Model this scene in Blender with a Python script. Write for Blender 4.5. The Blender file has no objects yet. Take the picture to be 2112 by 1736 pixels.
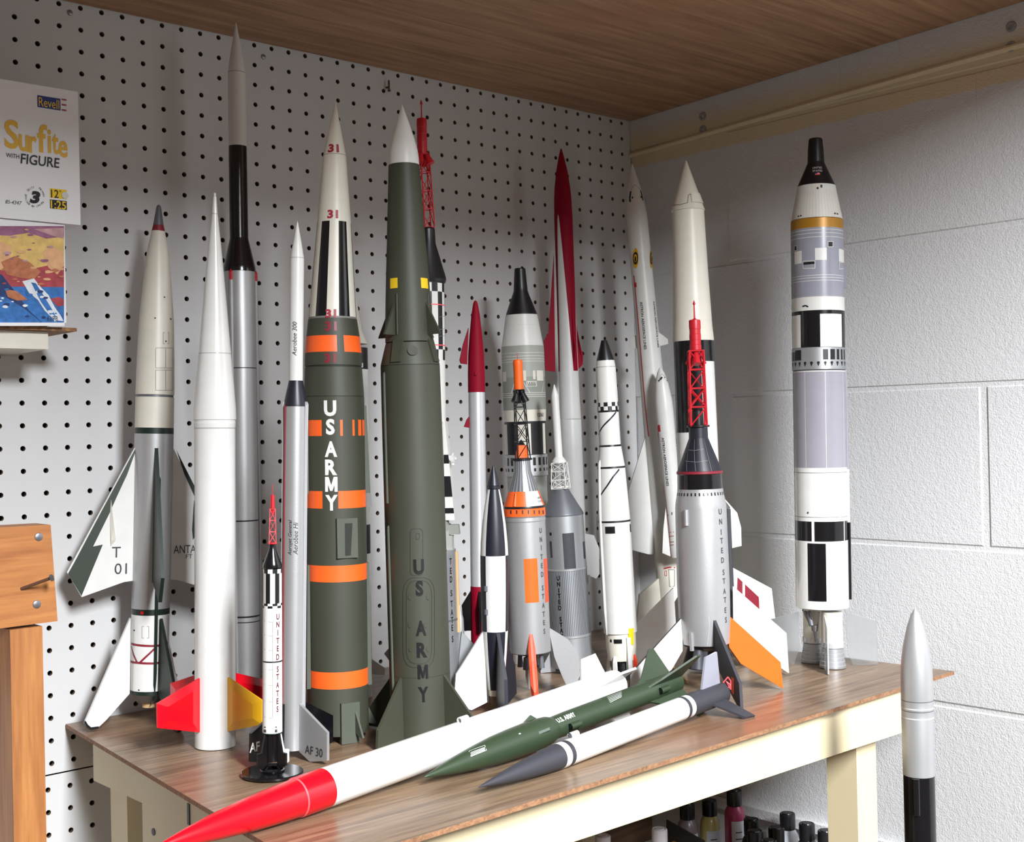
import bpy, bmesh, math, random
from mathutils import Vector, Matrix
random.seed(7)
scene = bpy.context.scene
COL = scene.collection
V = Vector
ZO = 1.57                      # floor is z = 0; the measurements below start at the top row of peg holes

# ------------------------------------------------------------------ camera
F_PX, CX, CY = 2590.75, 1056.0, 868.0
CAM = V((-0.5303, -1.4076, -0.4971 + ZO))
yaw, pit, rol = 0.7319, 0.0057, -0.0218
FW = V((math.sin(yaw)*math.cos(pit), math.cos(yaw)*math.cos(pit), math.sin(pit)))
_rt = V((math.cos(yaw), -math.sin(yaw), 0)); _up = _rt.cross(FW)
RT = math.cos(rol)*_rt + math.sin(rol)*_up
UP = -math.sin(rol)*_rt + math.cos(rol)*_up
cam_d = bpy.data.cameras.new('camera'); cam = bpy.data.objects.new('camera', cam_d); COL.objects.link(cam)
cam_d.sensor_width = 36; cam_d.lens = F_PX/2112*36; cam_d.clip_start = .02
m = Matrix((RT, UP, -FW)).transposed().to_4x4(); m.translation = CAM
cam.matrix_world = m
scene.camera = cam

# ------------------------------------------------------------------ light and exposure
scene.view_settings.view_transform = 'Standard'; scene.view_settings.look = 'None'
scene.view_settings.gamma = 1; scene.view_settings.use_curve_mapping = False
scene.view_settings.exposure = 0.0
w = bpy.data.worlds.new('room_light'); scene.world = w; w.use_nodes = True
w.node_tree.nodes['Background'].inputs[0].default_value = (1.0, .89, .79, 1)
w.node_tree.nodes['Background'].inputs[1].default_value = 0.2
def area(name, loc, to, sx, sy, power, col):
    l = bpy.data.lights.new(name, 'AREA'); l.shape = 'RECTANGLE'; l.size = sx; l.size_y = sy; l.energy = power; l.color = col
    o = bpy.data.objects.new(name, l); COL.objects.link(o); o.location = loc
    o.rotation_euler = (V(to) - V(loc)).to_track_quat('-Z', 'Y').to_euler()
    return o
area('window_light', (-.38, -2.95, ZO + .92), (.45, -.2, ZO - .6), .46, 1.2, 300, (.92, .955, 1.0))

# ------------------------------------------------------------------ helpers
def ray(px, py): return FW + (px-CX)/F_PX*RT - (py-CY)/F_PX*UP
def hit(px, py, ax, v):
    d = ray(px, py); return CAM + d*((v - CAM[ax])/d[ax])
def proj(p):
    d = p - CAM; z = d.dot(FW)
    return CX + F_PX*d.dot(RT)/z, CY - F_PX*d.dot(UP)/z
def depth(p): return (p - CAM).dot(FW)
def lin(c):
    c = c/255
    return c/12.92 if c <= .04045 else ((c+.055)/1.055)**2.4
MATS = {}
def mat(name, rgb, rough=.45, metal=0, coat=0, noise=.06, nscale=60, bump=0, bscale=400, spec=.5, trans=0, alpha=1):
    m = bpy.data.materials.new(name); m.use_nodes = True
    nt = m.node_tree; b = nt.nodes['Principled BSDF']
    c = [lin(v) for v in rgb]
    tc = nt.nodes.new('ShaderNodeTexCoord')
    n = nt.nodes.new('ShaderNodeTexNoise'); n.inputs['Scale'].default_value = nscale; n.inputs['Detail'].default_value = 4
    nt.links.new(tc.outputs['Object'], n.inputs['Vector'])
    mx = nt.nodes.new('ShaderNodeMix'); mx.data_type = 'RGBA'
    mx.inputs[6].default_value = (*[v*(1-noise) for v in c], 1); mx.inputs[7].default_value = (*[min(1, v*(1+noise)) for v in c], 1)
    nt.links.new(n.outputs['Fac'], mx.inputs[0]); nt.links.new(mx.outputs[2], b.inputs['Base Color'])
    b.inputs['Roughness'].default_value = rough; b.inputs['Metallic'].default_value = metal
    b.inputs['Coat Weight'].default_value = coat; b.inputs['Coat Roughness'].default_value = .12
    b.inputs['Specular IOR Level'].default_value = spec
    b.inputs['Transmission Weight'].default_value = trans
    if bump:
        n2 = nt.nodes.new('ShaderNodeTexNoise'); n2.inputs['Scale'].default_value = bscale; n2.inputs['Detail'].default_value = 3
        nt.links.new(tc.outputs['Object'], n2.inputs['Vector'])
        bp = nt.nodes.new('ShaderNodeBump'); bp.inputs['Strength'].default_value = bump; bp.inputs['Distance'].default_value = .001
        nt.links.new(n2.outputs['Fac'], bp.inputs['Height']); nt.links.new(bp.outputs['Normal'], b.inputs['Normal'])
    MATS[name] = m
    return m
mat('white', (216, 215, 210), .38)
mat('gloss_white', (222, 221, 217), .22, coat=.3)
mat('cream', (218, 213, 199), .4)
mat('greywhite', (206, 206, 203), .4)
mat('black', (17, 17, 20), .38)
mat('gloss_black', (13, 12, 15), .2, coat=.2)
mat('navy', (27, 28, 38), .4)
mat('charcoal', (52, 52, 58), .55, bump=.15)
mat('silver', (181, 181, 181), .42, metal=.6, noise=.06, nscale=25, bump=.08, bscale=900)
mat('bright_silver', (214, 215, 217), .34, metal=.55, noise=.03)
mat('dull_silver', (176, 178, 180), .42, metal=.7, noise=.08, nscale=15)
mat('gunmetal', (108, 110, 115), .42, metal=.4)
mat('grey', (140, 142, 134), .5)
mat('palegrey', (160, 162, 154), .45)
mat('lavender', (151, 147, 156), .3, coat=.2)
mat('panelgrey', (144, 145, 156), .3, coat=.25)
mat('olive', (58, 60, 47), .55, nscale=12, noise=.12)
mat('olive_light', (74, 79, 67), .6)
mat('olive_dark', (31, 33, 27), .6)
mat('army', (47, 61, 42), .42, noise=.1, nscale=20)
mat('orange', (248, 98, 30), .45)
mat('fluo_orange', (240, 96, 6), .5)
mat('red_orange', (246, 78, 44), .45)
mat('red', (206, 5, 26), .28, coat=.2)
mat('tower_red', (188, 22, 36), .4)
mat('crimson', (134, 6, 34), .6, spec=.15)
mat('band_red', (128, 28, 44), .45)
mat('pink', (238, 88, 96), .45)
mat('letter_red', (160, 40, 56), .5)
mat('letter_brown', (96, 34, 44), .5)
mat('letter_dark', (42, 44, 50), .5)
mat('letter_grey', (62, 64, 68), .5)
mat('line_grey', (120, 120, 116), .5)
mat('yellow', (222, 168, 20), .4)
mat('bright_yellow', (236, 196, 20), .4)
mat('gold', (172, 122, 36), .4, metal=.2)
mat('green_black', (18, 36, 28), .4)
mat('fin_green', (44, 54, 42), .4)
mat('balsa', (190, 158, 112), .7)
mat('clear_plastic', (240, 243, 244), .14, trans=.95, noise=.02)
mat('blue_ink', (36, 54, 128), .4)
mat('card_white', (232, 231, 232), .45, noise=.02)
mat('card_yellow', (226, 178, 62), .45)
mat('card_red', (168, 70, 84), .45)
mat('steel', (150, 152, 158), .35, metal=.9)
mat('rust', (92, 62, 44), .6)
mat('cream_paint', (216, 201, 164), .42, noise=.03, nscale=10)
mat('bottle_cap', (26, 26, 29), .3)
mat('white_cap', (224, 220, 226), .35)
mat('label_white', (214, 218, 226), .5)
mat('paint_pink', (176, 62, 104), .3, coat=.3)
mat('paint_yellow', (198, 186, 116), .3, coat=.3)
mat('paint_grey', (122, 108, 112), .3, coat=.3)
mat('paint_black', (34, 34, 40), .3, coat=.3)
mat('paint_mauve', (120, 96, 120), .3, coat=.3)

class MB:
    """collects vertices and faces with materials and links them as one mesh object"""
    def __init__(s): s.v = []; s.f = []; s.m = []; s.mats = []; s.sm = []
    def mi(s, name):
        if name not in s.mats: s.mats.append(name)
        return s.mats.index(name)
    def face(s, idx, m, smooth=False): s.f.append(tuple(idx)); s.m.append(s.mi(m)); s.sm.append(smooth)
    def add(s, verts, faces, m, smooth=False):
        o = len(s.v); s.v += [V(p) for p in verts]
        for f in faces: s.face([i+o for i in f], m, smooth)
    def box(s, lo, hi, m, M=None):
        x0, y0, z0 = lo; x1, y1, z1 = hi
        p = [V(q) for q in ((x0,y0,z0),(x1,y0,z0),(x1,y1,z0),(x0,y1,z0),(x0,y0,z1),(x1,y0,z1),(x1,y1,z1),(x0,y1,z1))]
        if M: p = [M @ q for q in p]
        s.add(p, [(3,2,1,0),(4,5,6,7),(0,1,5,4),(1,2,6,5),(2,3,7,6),(3,0,4,7)], m)
    def tube(s, a, b, r0, m, r1=None, n=8, cap=True):
        a, b = V(a), V(b); r1 = r0 if r1 is None else r1
        d = (b-a).normalized(); u = d.orthogonal().normalized(); w_ = d.cross(u)
        p = []
        for c, r in ((a, r0), (b, r1)):
            p += [c + r*(math.cos(t)*u + math.sin(t)*w_) for t in (2*math.pi*i/n for i in range(n))]
        f = [(i, (i+1) % n, n+(i+1) % n, n+i) for i in range(n)]
        s.add(p, f, m, True)
        if cap: s.add(p, [tuple(range(n-1, -1, -1)), tuple(range(n, 2*n))], m)
    def lathe(s, prof, m, n=24, c=(0, 0), M=None):
        """prof: list of (z, r) from bottom to top; capped at both ends"""
        pts = []
        for z, r in prof: pts += [V((c[0]+r*math.cos(t), c[1]+r*math.sin(t), z)) for t in (2*math.pi*i/n for i in range(n))]
        if M: pts = [M @ q for q in pts]
        f = [(k*n+i, k*n+(i+1) % n, (k+1)*n+(i+1) % n, (k+1)*n+i) for k in range(len(prof)-1) for i in range(n)]
        s.add(pts, f, m, True)
        o = len(s.v) - len(pts)
        s.face([o+i for i in range(n-1, -1, -1)], m); s.face([o+(len(prof)-1)*n+i for i in range(n)], m)
    def prism(s, poly, off, m, m_edge=None):
        """flat polygon (3-D points) extruded by +-off/2 along its normal vector off"""
        n = len(poly); off = V(off)
        a = [V(p)-off/2 for p in poly]; b = [V(p)+off/2 for p in poly]
        o = len(s.v); s.v += a + b
        s.face([o+i for i in range(n-1, -1, -1)], m); s.face([o+n+i for i in range(n)], m)
        for i in range(n): s.face([o+i, o+(i+1) % n, o+n+(i+1) % n, o+n+i], m_edge or m)
    def build(s, name, parent=None, angle=32, M=None):
        me = bpy.data.meshes.new(name)
        me.from_pydata([tuple(p) for p in s.v], [], s.f)
        for k in s.mats: me.materials.append(MATS[k])
        me.polygons.foreach_set('material_index', s.m); me.polygons.foreach_set('use_smooth', s.sm)
        if any(s.sm): me.set_sharp_from_angle(angle=math.radians(angle))
        me.update()
        o = bpy.data.objects.new(name, me); COL.objects.link(o)
        if M: o.matrix_world = M
        if parent: o.parent = parent
        return o
def tag(o, label=None, cat=None, group=None, kind=None):
    if label: o['label'] = label
    if cat: o['category'] = cat
    if group: o['group'] = group
    if kind: o['kind'] = kind
    return o
def empty(name, loc=(0, 0, 0), M=None):
    o = bpy.data.objects.new(name, None); COL.objects.link(o); o.empty_display_size = .02
    if M: o.matrix_world = M
    else: o.location = loc
    return o

# ------------------------------------------------------------------ lettering
_glyph = {}
def glyphs(txt, bold=0, shear=0, step=None):
    """2-D mesh of a string in the built-in font, centred, cap height 1"""
    k = (txt, bold, shear)
    if txt == 'M' and bold > .02 and k not in _glyph:
        L = [[(0,0),(.24,0),(.24,1),(0,1)], [(.76,0),(1,0),(1,1),(.76,1)], [(.02,1),(.3,1),(.5,.44),(.5,.06),(.41,.06)], [(.59,.06),(.5,.06),(.5,.44),(.7,1),(.98,1)]]
        v, f = [], []
        for q in L: f.append(tuple(range(len(v), len(v)+len(q)))); v += [((a-.5)*.92, b-.5) for a, b in q]
        _glyph[k] = (v, f, .92)
    if k not in _glyph:
        cu = bpy.data.curves.new('t', 'FONT'); cu.body = txt; cu.size = 1; cu.offset = bold; cu.shear = shear; cu.resolution_u = 3
        ob = bpy.data.objects.new('t', cu); me = ob.to_mesh()
        v = [(p.co.x, p.co.y) for p in me.vertices]; f = [tuple(p.vertices) for p in me.polygons]
        ob.to_mesh_clear(); bpy.data.objects.remove(ob); bpy.data.curves.remove(cu)
        cap = .729
        x0, x1 = min(p[0] for p in v), max(p[0] for p in v)
        _glyph[k] = ([((p[0]-(x0+x1)/2)/cap, p[1]/cap-.5) for p in v], f, (x1-x0)/cap)
    return _glyph[k]
def cut_text(v, f, step):
    """slice the flat mesh so that it can follow a curved wall"""
    bm = bmesh.new(); vs = [bm.verts.new((p[0], p[1], 0)) for p in v]
    for q in f:
        try: bm.faces.new([vs[i] for i in q])
        except ValueError: pass
    for ax in (0, 1):
        lo = min(p[ax] for p in v); hi = max(p[ax] for p in v)
        st = step[ax]
        if not st: continue
        x = lo + st
        while x < hi:
            n = [0, 0, 0]; n[ax] = 1; c = [0, 0, 0]; c[ax] = x
            bmesh.ops.bisect_plane(bm, geom=bm.verts[:]+bm.edges[:]+bm.faces[:], plane_co=c, plane_no=n, dist=1e-7)
            x += st
    bm.verts.index_update()
    out = [(q.co.x, q.co.y) for q in bm.verts], [tuple(x.index for x in q.verts) for q in bm.faces]
    bm.free(); return out
def flat_text(mb, txt, c, u, v, h, m, width=None, bold=0, shear=0, lift=V((0, 0, 0))):
    """text on a flat surface: centre c, unit vectors u (reading) and v (up), cap height h"""
    gv, gf, gw = glyphs(txt, bold, shear)
    sx = h if not width else width/gw
    mb.add([V(c) + V(u)*(p[0]*sx) + V(v)*(p[1]*h) + lift for p in gv], gf, m)

# ------------------------------------------------------------------ the setting
Xw = 1.0111                                  # block wall
ZT = -.8215 + ZO                             # table top
def nodes_mat(name):
    m = bpy.data.materials.new(name); m.use_nodes = True; MATS[name] = m
    return m, m.node_tree, m.node_tree.nodes['Principled BSDF']
def wood(name, dark, light, axis='X', stretch=14, scale=9, rough=.4, fleck=None, spec=.5, ringw=.35):
    """procedural wood: noise stretched along the grain, with a second finer streak"""
    m, nt, b = nodes_mat(name); N = nt.nodes.new; L = nt.links.new
    tc = N('ShaderNodeTexCoord'); mp = N('ShaderNodeMapping')
    sc = [stretch, stretch, stretch]; sc['XYZ'.index(axis)] = 1
    mp.inputs['Scale'].default_value = sc; L(tc.outputs['Object'], mp.inputs['Vector'])
    n1 = N('ShaderNodeTexNoise'); n1.inputs['Scale'].default_value = scale; n1.inputs['Detail'].default_value = 6; n1.inputs['Distortion'].default_value = .8
    n2 = N('ShaderNodeTexNoise'); n2.inputs['Scale'].default_value = scale*4; n2.inputs['Detail'].default_value = 4
    n3 = N('ShaderNodeTexNoise'); n3.inputs['Scale'].default_value = 3.0; n3.inputs['Detail'].default_value = 2
    L(mp.outputs[0], n1.inputs['Vector']); L(mp.outputs[0], n2.inputs['Vector']); L(tc.outputs['Object'], n3.inputs['Vector'])
    a = N('ShaderNodeMath'); a.operation = 'MULTIPLY_ADD'; a.inputs[1].default_value = ringw; L(n2.outputs['Fac'], a.inputs[0]); L(n1.outputs['Fac'], a.inputs[2])
    r = N('ShaderNodeValToRGB'); e = r.color_ramp.elements
    e[0].position = .46; e[0].color = (*[lin(c) for c in dark], 1); e[1].position = .88; e[1].color = (*[lin(c) for c in light], 1)
    L(a.outputs[0], r.inputs[0])
    if fleck:
        mx = N('ShaderNodeMix'); mx.data_type = 'RGBA'; mx.inputs[7].default_value = (*[lin(c) for c in fleck], 1)
        rr = N('ShaderNodeMapRange'); rr.inputs[1].default_value = .5; rr.inputs[2].default_value = .68; rr.inputs[4].default_value = .6
        L(n3.outputs['Fac'], rr.inputs[0]); L(rr.outputs[0], mx.inputs[0]); L(r.outputs[0], mx.inputs[6]); L(mx.outputs[2], b.inputs['Base Color'])
    else: L(r.outputs[0], b.inputs['Base Color'])
    bp = N('ShaderNodeBump'); bp.inputs['Strength'].default_value = .12; bp.inputs['Distance'].default_value = .001
    L(n2.outputs['Fac'], bp.inputs['Height']); L(bp.outputs['Normal'], b.inputs['Normal'])
    b.inputs['Roughness'].default_value = rough; b.inputs['Specular IOR Level'].default_value = spec
    return m
wood('oak_top', (92, 72, 55), (145, 121, 96), 'X', 18, 7, .33, fleck=(136, 94, 68))
wood('ply_shelf', (136, 98, 70), (182, 142, 108), 'X', 18, 4, .55, fleck=(160, 108, 74))
wood('pine', (146, 90, 46), (186, 126, 70), 'Z', 16, 5, .5)
wood('pine_block', (148, 88, 44), (188, 126, 68), 'X', 14, 6, .5)
wood('hardboard', (96, 66, 44), (170, 122, 76), 'X', 1.2, 160, .7)
wood('edge_board', (112, 78, 54), (160, 118, 84), 'X', 1.2, 170, .7)
wood('old_board', (92, 72, 54), (130, 104, 80), 'X', 14, 5, .6)
wood('floor_wood', (90, 84, 78), (124, 116, 106), 'X', 6, 3, .6)
mat('peg_white', (204, 203, 202), .42, noise=.02, nscale=8, bump=.12, bscale=220)
mat('peg_core', (112, 92, 74), .8)
mat('stud_brown', (62, 52, 44), .8)

# wall behind: pegboard, every hole cut through
def pegboard(name, x0, x1, z0, z1, hx, hz, skip=()):
    """sheet in the plane y = 0 whose hole centres lie at hx + i*25.4 mm, hz - j*25.4 mm"""
    P = .0254; R = .0031; mb = MB(); n = 10; th = .005
    i0 = math.ceil((x0-hx)/P - .5); i1 = math.floor((x1-hx)/P + .5)
    j0 = math.ceil((hz-z1)/P - .5); j1 = math.floor((hz-z0)/P + .5)
    xs = [x0] + [hx+(i+.5)*P for i in range(i0, i1)] + [x1]
    zs = [z1] + [hz-(j+.5)*P for j in range(j0, j1)] + [z0]
    for a in range(len(xs)-1):
        cx = hx + (i0+a)*P
        for b in range(len(zs)-1):
            cz = hz - (j0+b)*P
            xa, xb, zb, za = xs[a], xs[a+1], zs[b], zs[b+1]
            if not (xa+R < cx < xb-R and za+R < cz < zb-R):
                mb.add([(xa,0,za),(xb,0,za),(xb,0,zb),(xa,0,zb)], [(0,1,2,3)], 'peg_white'); continue
            # square with a round hole: each side has its fan
            ring = [(cx+R*math.cos(2*math.pi*(k+.5)/8+math.pi), cz+R*math.sin(2*math.pi*(k+.5)/8+math.pi)) for k in range(8)]
            cor = [(xa,za),(xb,za),(xb,zb),(xa,zb)]
            o = len(mb.v)
            mb.v += [V((p[0],0,p[1])) for p in ring] + [V((p[0],th,p[1])) for p in ring] + [V((p[0],0,p[1])) for p in cor]
            for f in ((16,17,2,1),(17,18,4,3),(18,19,6,5),(19,16,0,7),(16,1,0),(17,3,2),(18,5,4),(19,7,6)): mb.face([o+q for q in f], 'peg_white')
            for k in range(8): mb.face([o+k, o+(k+1) % 8, o+8+(k+1) % 8, o+8+k], 'peg_core', True)
    return mb.build(name)
wb = pegboard('wall_back', -.62, Xw-.0005, -.8752+ZO, .045+ZO, 0, ZO)
tag(wb, 'white painted pegboard with rows of round holes', kind='structure')
wl = pegboard('wall_back', -.62, Xw-.0005, .35, -.8768+ZO, .0205, -.8925+ZO)
tag(wl, 'lower sheet of white pegboard below the seam', kind='structure')
mb = MB(); mb.box((-.62, .016, 0), (Xw+.1, .03, 1.75), 'stud_brown'); tag(mb.build('wall_backing'), kind='structure')

# block wall on the right: each painted block a part, mortar recessed
m, nt, b = nodes_mat('block_paint'); N = nt.nodes.new; L = nt.links.new
geo = N('ShaderNodeNewGeometry'); sp = N('ShaderNodeSeparateXYZ'); L(geo.outputs['Position'], sp.inputs[0])
nz = N('ShaderNodeTexNoise'); nz.inputs['Scale'].default_value = 22; nz.inputs['Detail'].default_value = 5; L(geo.outputs['Position'], nz.inputs['Vector'])
wob = N('ShaderNodeMath'); wob.operation = 'MULTIPLY_ADD'; wob.inputs[1].default_value = .012; L(nz.outputs['Fac'], wob.inputs[0]); L(sp.outputs['Z'], wob.inputs[2])
def step(lo, hi, inv=False):
    r = N('ShaderNodeMapRange'); r.inputs[1].default_value = lo; r.inputs[2].default_value = hi
    if inv: r.inputs[3].default_value = 1; r.inputs[4].default_value = 0
    L(wob.outputs[0], r.inputs[0]); return r
lo_ = step(ZO-.072+.006, ZO-.070+.006); hi_ = step(ZO-.02, ZO+.006, True)
mu = N('ShaderNodeMath'); mu.operation = 'MULTIPLY'; L(lo_.outputs[0], mu.inputs[0]); L(hi_.outputs[0], mu.inputs[1])
mx = N('ShaderNodeMix'); mx.data_type = 'RGBA'
mx.inputs[6].default_value = (lin(208), lin(208), lin(208), 1); mx.inputs[7].default_value = (lin(214), lin(196), lin(158), 1)
mu2 = N('ShaderNodeMath'); mu2.operation = 'MULTIPLY'; mu2.inputs[1].default_value = .85; L(mu.outputs[0], mu2.inputs[0])
L(mu2.outputs[0], mx.inputs[0]); L(mx.outputs[2], b.inputs['Base Color'])
b.inputs['Roughness'].default_value = .38
v1 = N('ShaderNodeTexNoise'); v1.inputs['Scale'].default_value = 480; v1.inputs['Detail'].default_value = 3; L(geo.outputs['Position'], v1.inputs['Vector'])
v2 = N('ShaderNodeTexNoise'); v2.inputs['Scale'].default_value = 150; v2.inputs['Detail'].default_value = 4; L(geo.outputs['Position'], v2.inputs['Vector'])
ad = N('ShaderNodeMath'); ad.operation = 'MULTIPLY_ADD'; ad.inputs[1].default_value = .8; L(v2.outputs['Fac'], ad.inputs[0]); L(v1.outputs['Fac'], ad.inputs[2])
bp = N('ShaderNodeBump'); bp.inputs['Strength'].default_value = .42; bp.inputs['Distance'].default_value = .0022
L(ad.outputs[0], bp.inputs['Height']); L(bp.outputs['Normal'], b.inputs['Normal'])
mb = MB(); mb.box((Xw+.0016, -1.75, 0), (Xw+.12, .03, 1.75), 'block_paint')
wr = tag(mb.build('wall_right'), 'painted concrete block wall', kind='structure')
joints = [.165, -.0465, -.2505, -.4535, -.6665, -.8775, -1.085, -1.29, -1.50, -1.57]
blk = {}
for k in range(len(joints)-1):
    z1 = min(joints[k]+ZO, 1.75); z0 = joints[k+1]+ZO
    g = .0022; y = -.606 + (.203 if k % 2 == 0 else 0) + .406
    while y > -1.75:
        gj = lambda v: .0042 if k == 3 and abs(v+.606) < .01 else .00002
        ga, gb = gj(y-.406), gj(y)
        ya, yb = max(y-.406, -1.75)+ga, min(y, .0)-gb
        if yb-ya > .02:
            h = z1-z0-2*g; wdt = yb-ya
            key = (round(h, 4), round(wdt, 4), ga > .001, gb > .001)
            if key not in blk:
                q = MB(); e = .0022; d = .004; e0 = e if ga > .001 else .00006; e1 = e if gb > .001 else .00006
                fr = [(-wdt/2+e0,-h/2+e),(wdt/2-e1,-h/2+e),(wdt/2-e1,h/2-e),(-wdt/2+e0,h/2-e)]; ou = [(-wdt/2,-h/2),(wdt/2,-h/2),(wdt/2,h/2),(-wdt/2,h/2)]
                q.v = [V((0,a,c)) for a, c in fr]+[V((e,a,c)) for a, c in ou]+[V((e+d,a,c)) for a, c in ou]
                q.face((3,2,1,0), 'block_paint')
                for i in range(4):
                    j = (i+1) % 4; q.face((i,j,4+j,4+i), 'block_paint'); q.face((4+i,4+j,8+j,8+i), 'block_paint')
                blk[key] = q.build('block', wr)
                ob = blk[key]
            else:
                ob = blk[key].copy(); COL.objects.link(ob); ob.parent = wr
            ob.location = (Xw - random.uniform(0, .0006), (ya+yb)/2, (z0+z1)/2)
        y -= .406
# old bead of caulk along the wall, anchor plugs, wooden ledge strip
mb = MB(); pts = [V((Xw-.001, -y_, ZO-.0505+.008*math.sin(y_*3)*.3 + .03*y_)) for y_ in [i*.05 for i in range(0, 33)]]
for a, c in zip(pts, pts[1:]): mb.tube(a, c, .0042, 'bead', n=8) if False else None
m = mat('bead', (216, 200, 166), .5, bump=.2)
for a, c in zip(pts, pts[1:]): mb.tube(a, c, .0042, 'bead', n=8, cap=False)
tag(mb.build('trim_1'), 'raised cream caulk bead along the block wall', kind='structure')
mat('putty', (150, 148, 150), .8, bump=.6, bscale=300, noise=.4, nscale=200)
for y_, z_ in ((-.154, -.016), (-.154, -.037), (-.655, -.002), (-.654, -.027)):
    mb = MB()
    mb.lathe([(0, .0075), (.002, .0066), (.003, .0045), (.0008, .003), (.0006, .0005)], 'putty', 12)
    o = mb.build('wall_plug', M=Matrix.Translation((Xw+.0005, y_, z_+ZO)) @ Matrix.Rotation(-math.pi/2, 4, 'Y'))
    o.parent = wr; o.matrix_parent_inverse = Matrix()
mb = MB(); mb.box((Xw-.011, -1.2, ZO-1.092), (Xw-.0003, -.02, ZO-1.078), 'block_paint')
tag(mb.build('trim_2'), 'narrow white ledge strip low on the block wall', kind='structure')
mb = MB(); mb.box((-.62, -1.75, -.02), (Xw+.12, .03, 0), 'floor_wood'); tag(mb.build('floor'), 'bare floor', kind='structure')

# plywood shelf overhead
mb = MB(); a = .0028
t0, t1 = ZO+.003, ZO+.027
mb.add([(-.6,-.0015,t0),(Xw-.001,-.0015,t0+.003),(Xw-.001,-1.3,t0+.040),(-.6,-1.3,t0+.040)] + [(-.6,-.0015,t1),(Xw-.001,-.0015,t1+.003),(Xw-.001,-1.3,t1+.040),(-.6,-1.3,t1+.040)],
       [(0,1,2,3),(7,6,5,4),(4,5,1,0),(5,6,2,1),(6,7,3,2),(7,4,0,3)], 'ply_shelf')
tag(mb.build('ceiling'), 'underside of a broad brown plywood shelf meeting both walls', kind='structure')

# small fixings on the pegboard
for px, py in ((543, 117), (144, 26)):
    p = hit(px, py, 1, 0); mb = MB()
    mb.lathe([(0, .0036), (.0012, .003), (.0016, .0012)], 'steel', 12)
    tag(mb.build('screw', M=Matrix.Translation(p) @ Matrix.Rotation(math.pi/2, 4, 'X')), 'round screw head in the pegboard '+('right of the tallest rocket nose' if px > 300 else 'near its upper left corner'), 'screw')
p = hit(797, 181, 1, 0); mb = MB()
mb.tube(p, p+V((0, -.006, 0)), .0014, 'rust'); mb.tube(p+V((0, -.006, -.003)), p+V((0, -.006, .009)), .0013, 'rust'); mb.tube(p+V((0, -.006, -.004)), p+V((0.0, -.006, -.0062)), .0022, 'rust')
tag(mb.build('peg_hook'), 'small rusty bent hook on the pegboard left of the red tower', 'hook')

# ------------------------------------------------------------------ table
def world_prism(mb, pts, z0, z1, m, m_edge=None):
    n = len(pts); o = len(mb.v)
    mb.v += [V((p[0], p[1], z0)) for p in pts] + [V((p[0], p[1], z1)) for p in pts]
    mb.face([o+i for i in range(n-1, -1, -1)], m_edge or m); mb.face([o+n+i for i in range(n)], m)
    for i in range(n): mb.face([o+i, o+(i+1) % n, o+n+(i+1) % n, o+n+i], m_edge or m)
table = tag(empty('work_table', (.45, -.3, 0)), 'table with wood-grain hardboard top and cream painted apron and legs in the corner', 'table')
def tpart(mb, name):
    o = mb.build(name); o.parent = table; o.matrix_parent_inverse = table.matrix_world.inverted() if False else Matrix.Translation((-.45, .3, 0)); return o
TOP = [(-.0225, -.6075), (.967, -.5805), (.931, -.003), (.0412, -.003)]
mb = MB(); world_prism(mb, TOP, ZT-.0045, ZT, 'oak_top', 'edge_board'); tpart(mb, 'tabletop')
zb, zt_ = ZT-.057, ZT-.0046
for lo, hi in (((.075, -.579), (.852, -.561)), ((.075, -.05), (.852, -.032))):
    mb = MB(); mb.box((lo[0], lo[1], zb), (hi[0], hi[1], zt_), 'cream_paint'); tpart(mb, 'apron')
for x0, x1 in ((.052, .0705), (.834, .8515)):
    mb = MB(); mb.box((x0, -.5605, zb), (x1, -.0505, zt_), 'cream_paint'); tpart(mb, 'side_apron')
for x0, y0 in ((.0712, -.5600), (.7715, -.5600), (.0712, -.0925), (.7715, -.0925)):
    mb = MB(); mb.box((x0, y0, 0), (x0+.042, y0+.042, zt_), 'cream_paint'); tpart(mb, 'leg')
yP = hit(290, 1688, 0, .0515).y
mb = MB(); mb.box((.0535, -.5598, .25), (.0703, yP, zb-.0003), 'cream_paint'); sp_ = tpart(mb, 'side_panel')
mb = MB(); pc = hit(317, 1715, 0, .0535); mb.lathe([(0, .0038), (.0008, .0038)], 'black', 14, M=Matrix.Translation((.0536, pc.y, pc.z)) @ Matrix.Rotation(-math.pi/2, 4, 'Y')); tpart(mb, 'bolt_hole')
pa_, pb_ = hit(389, 1657, 0, .0518), hit(389, 1712, 0, .0518); mb = MB(); mb.box((.0510, pa_.y-.0022, max(pb_.z, zb)), (.0519, pa_.y+.0022, pa_.z), 'black'); tpart(mb, 'slot')
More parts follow.
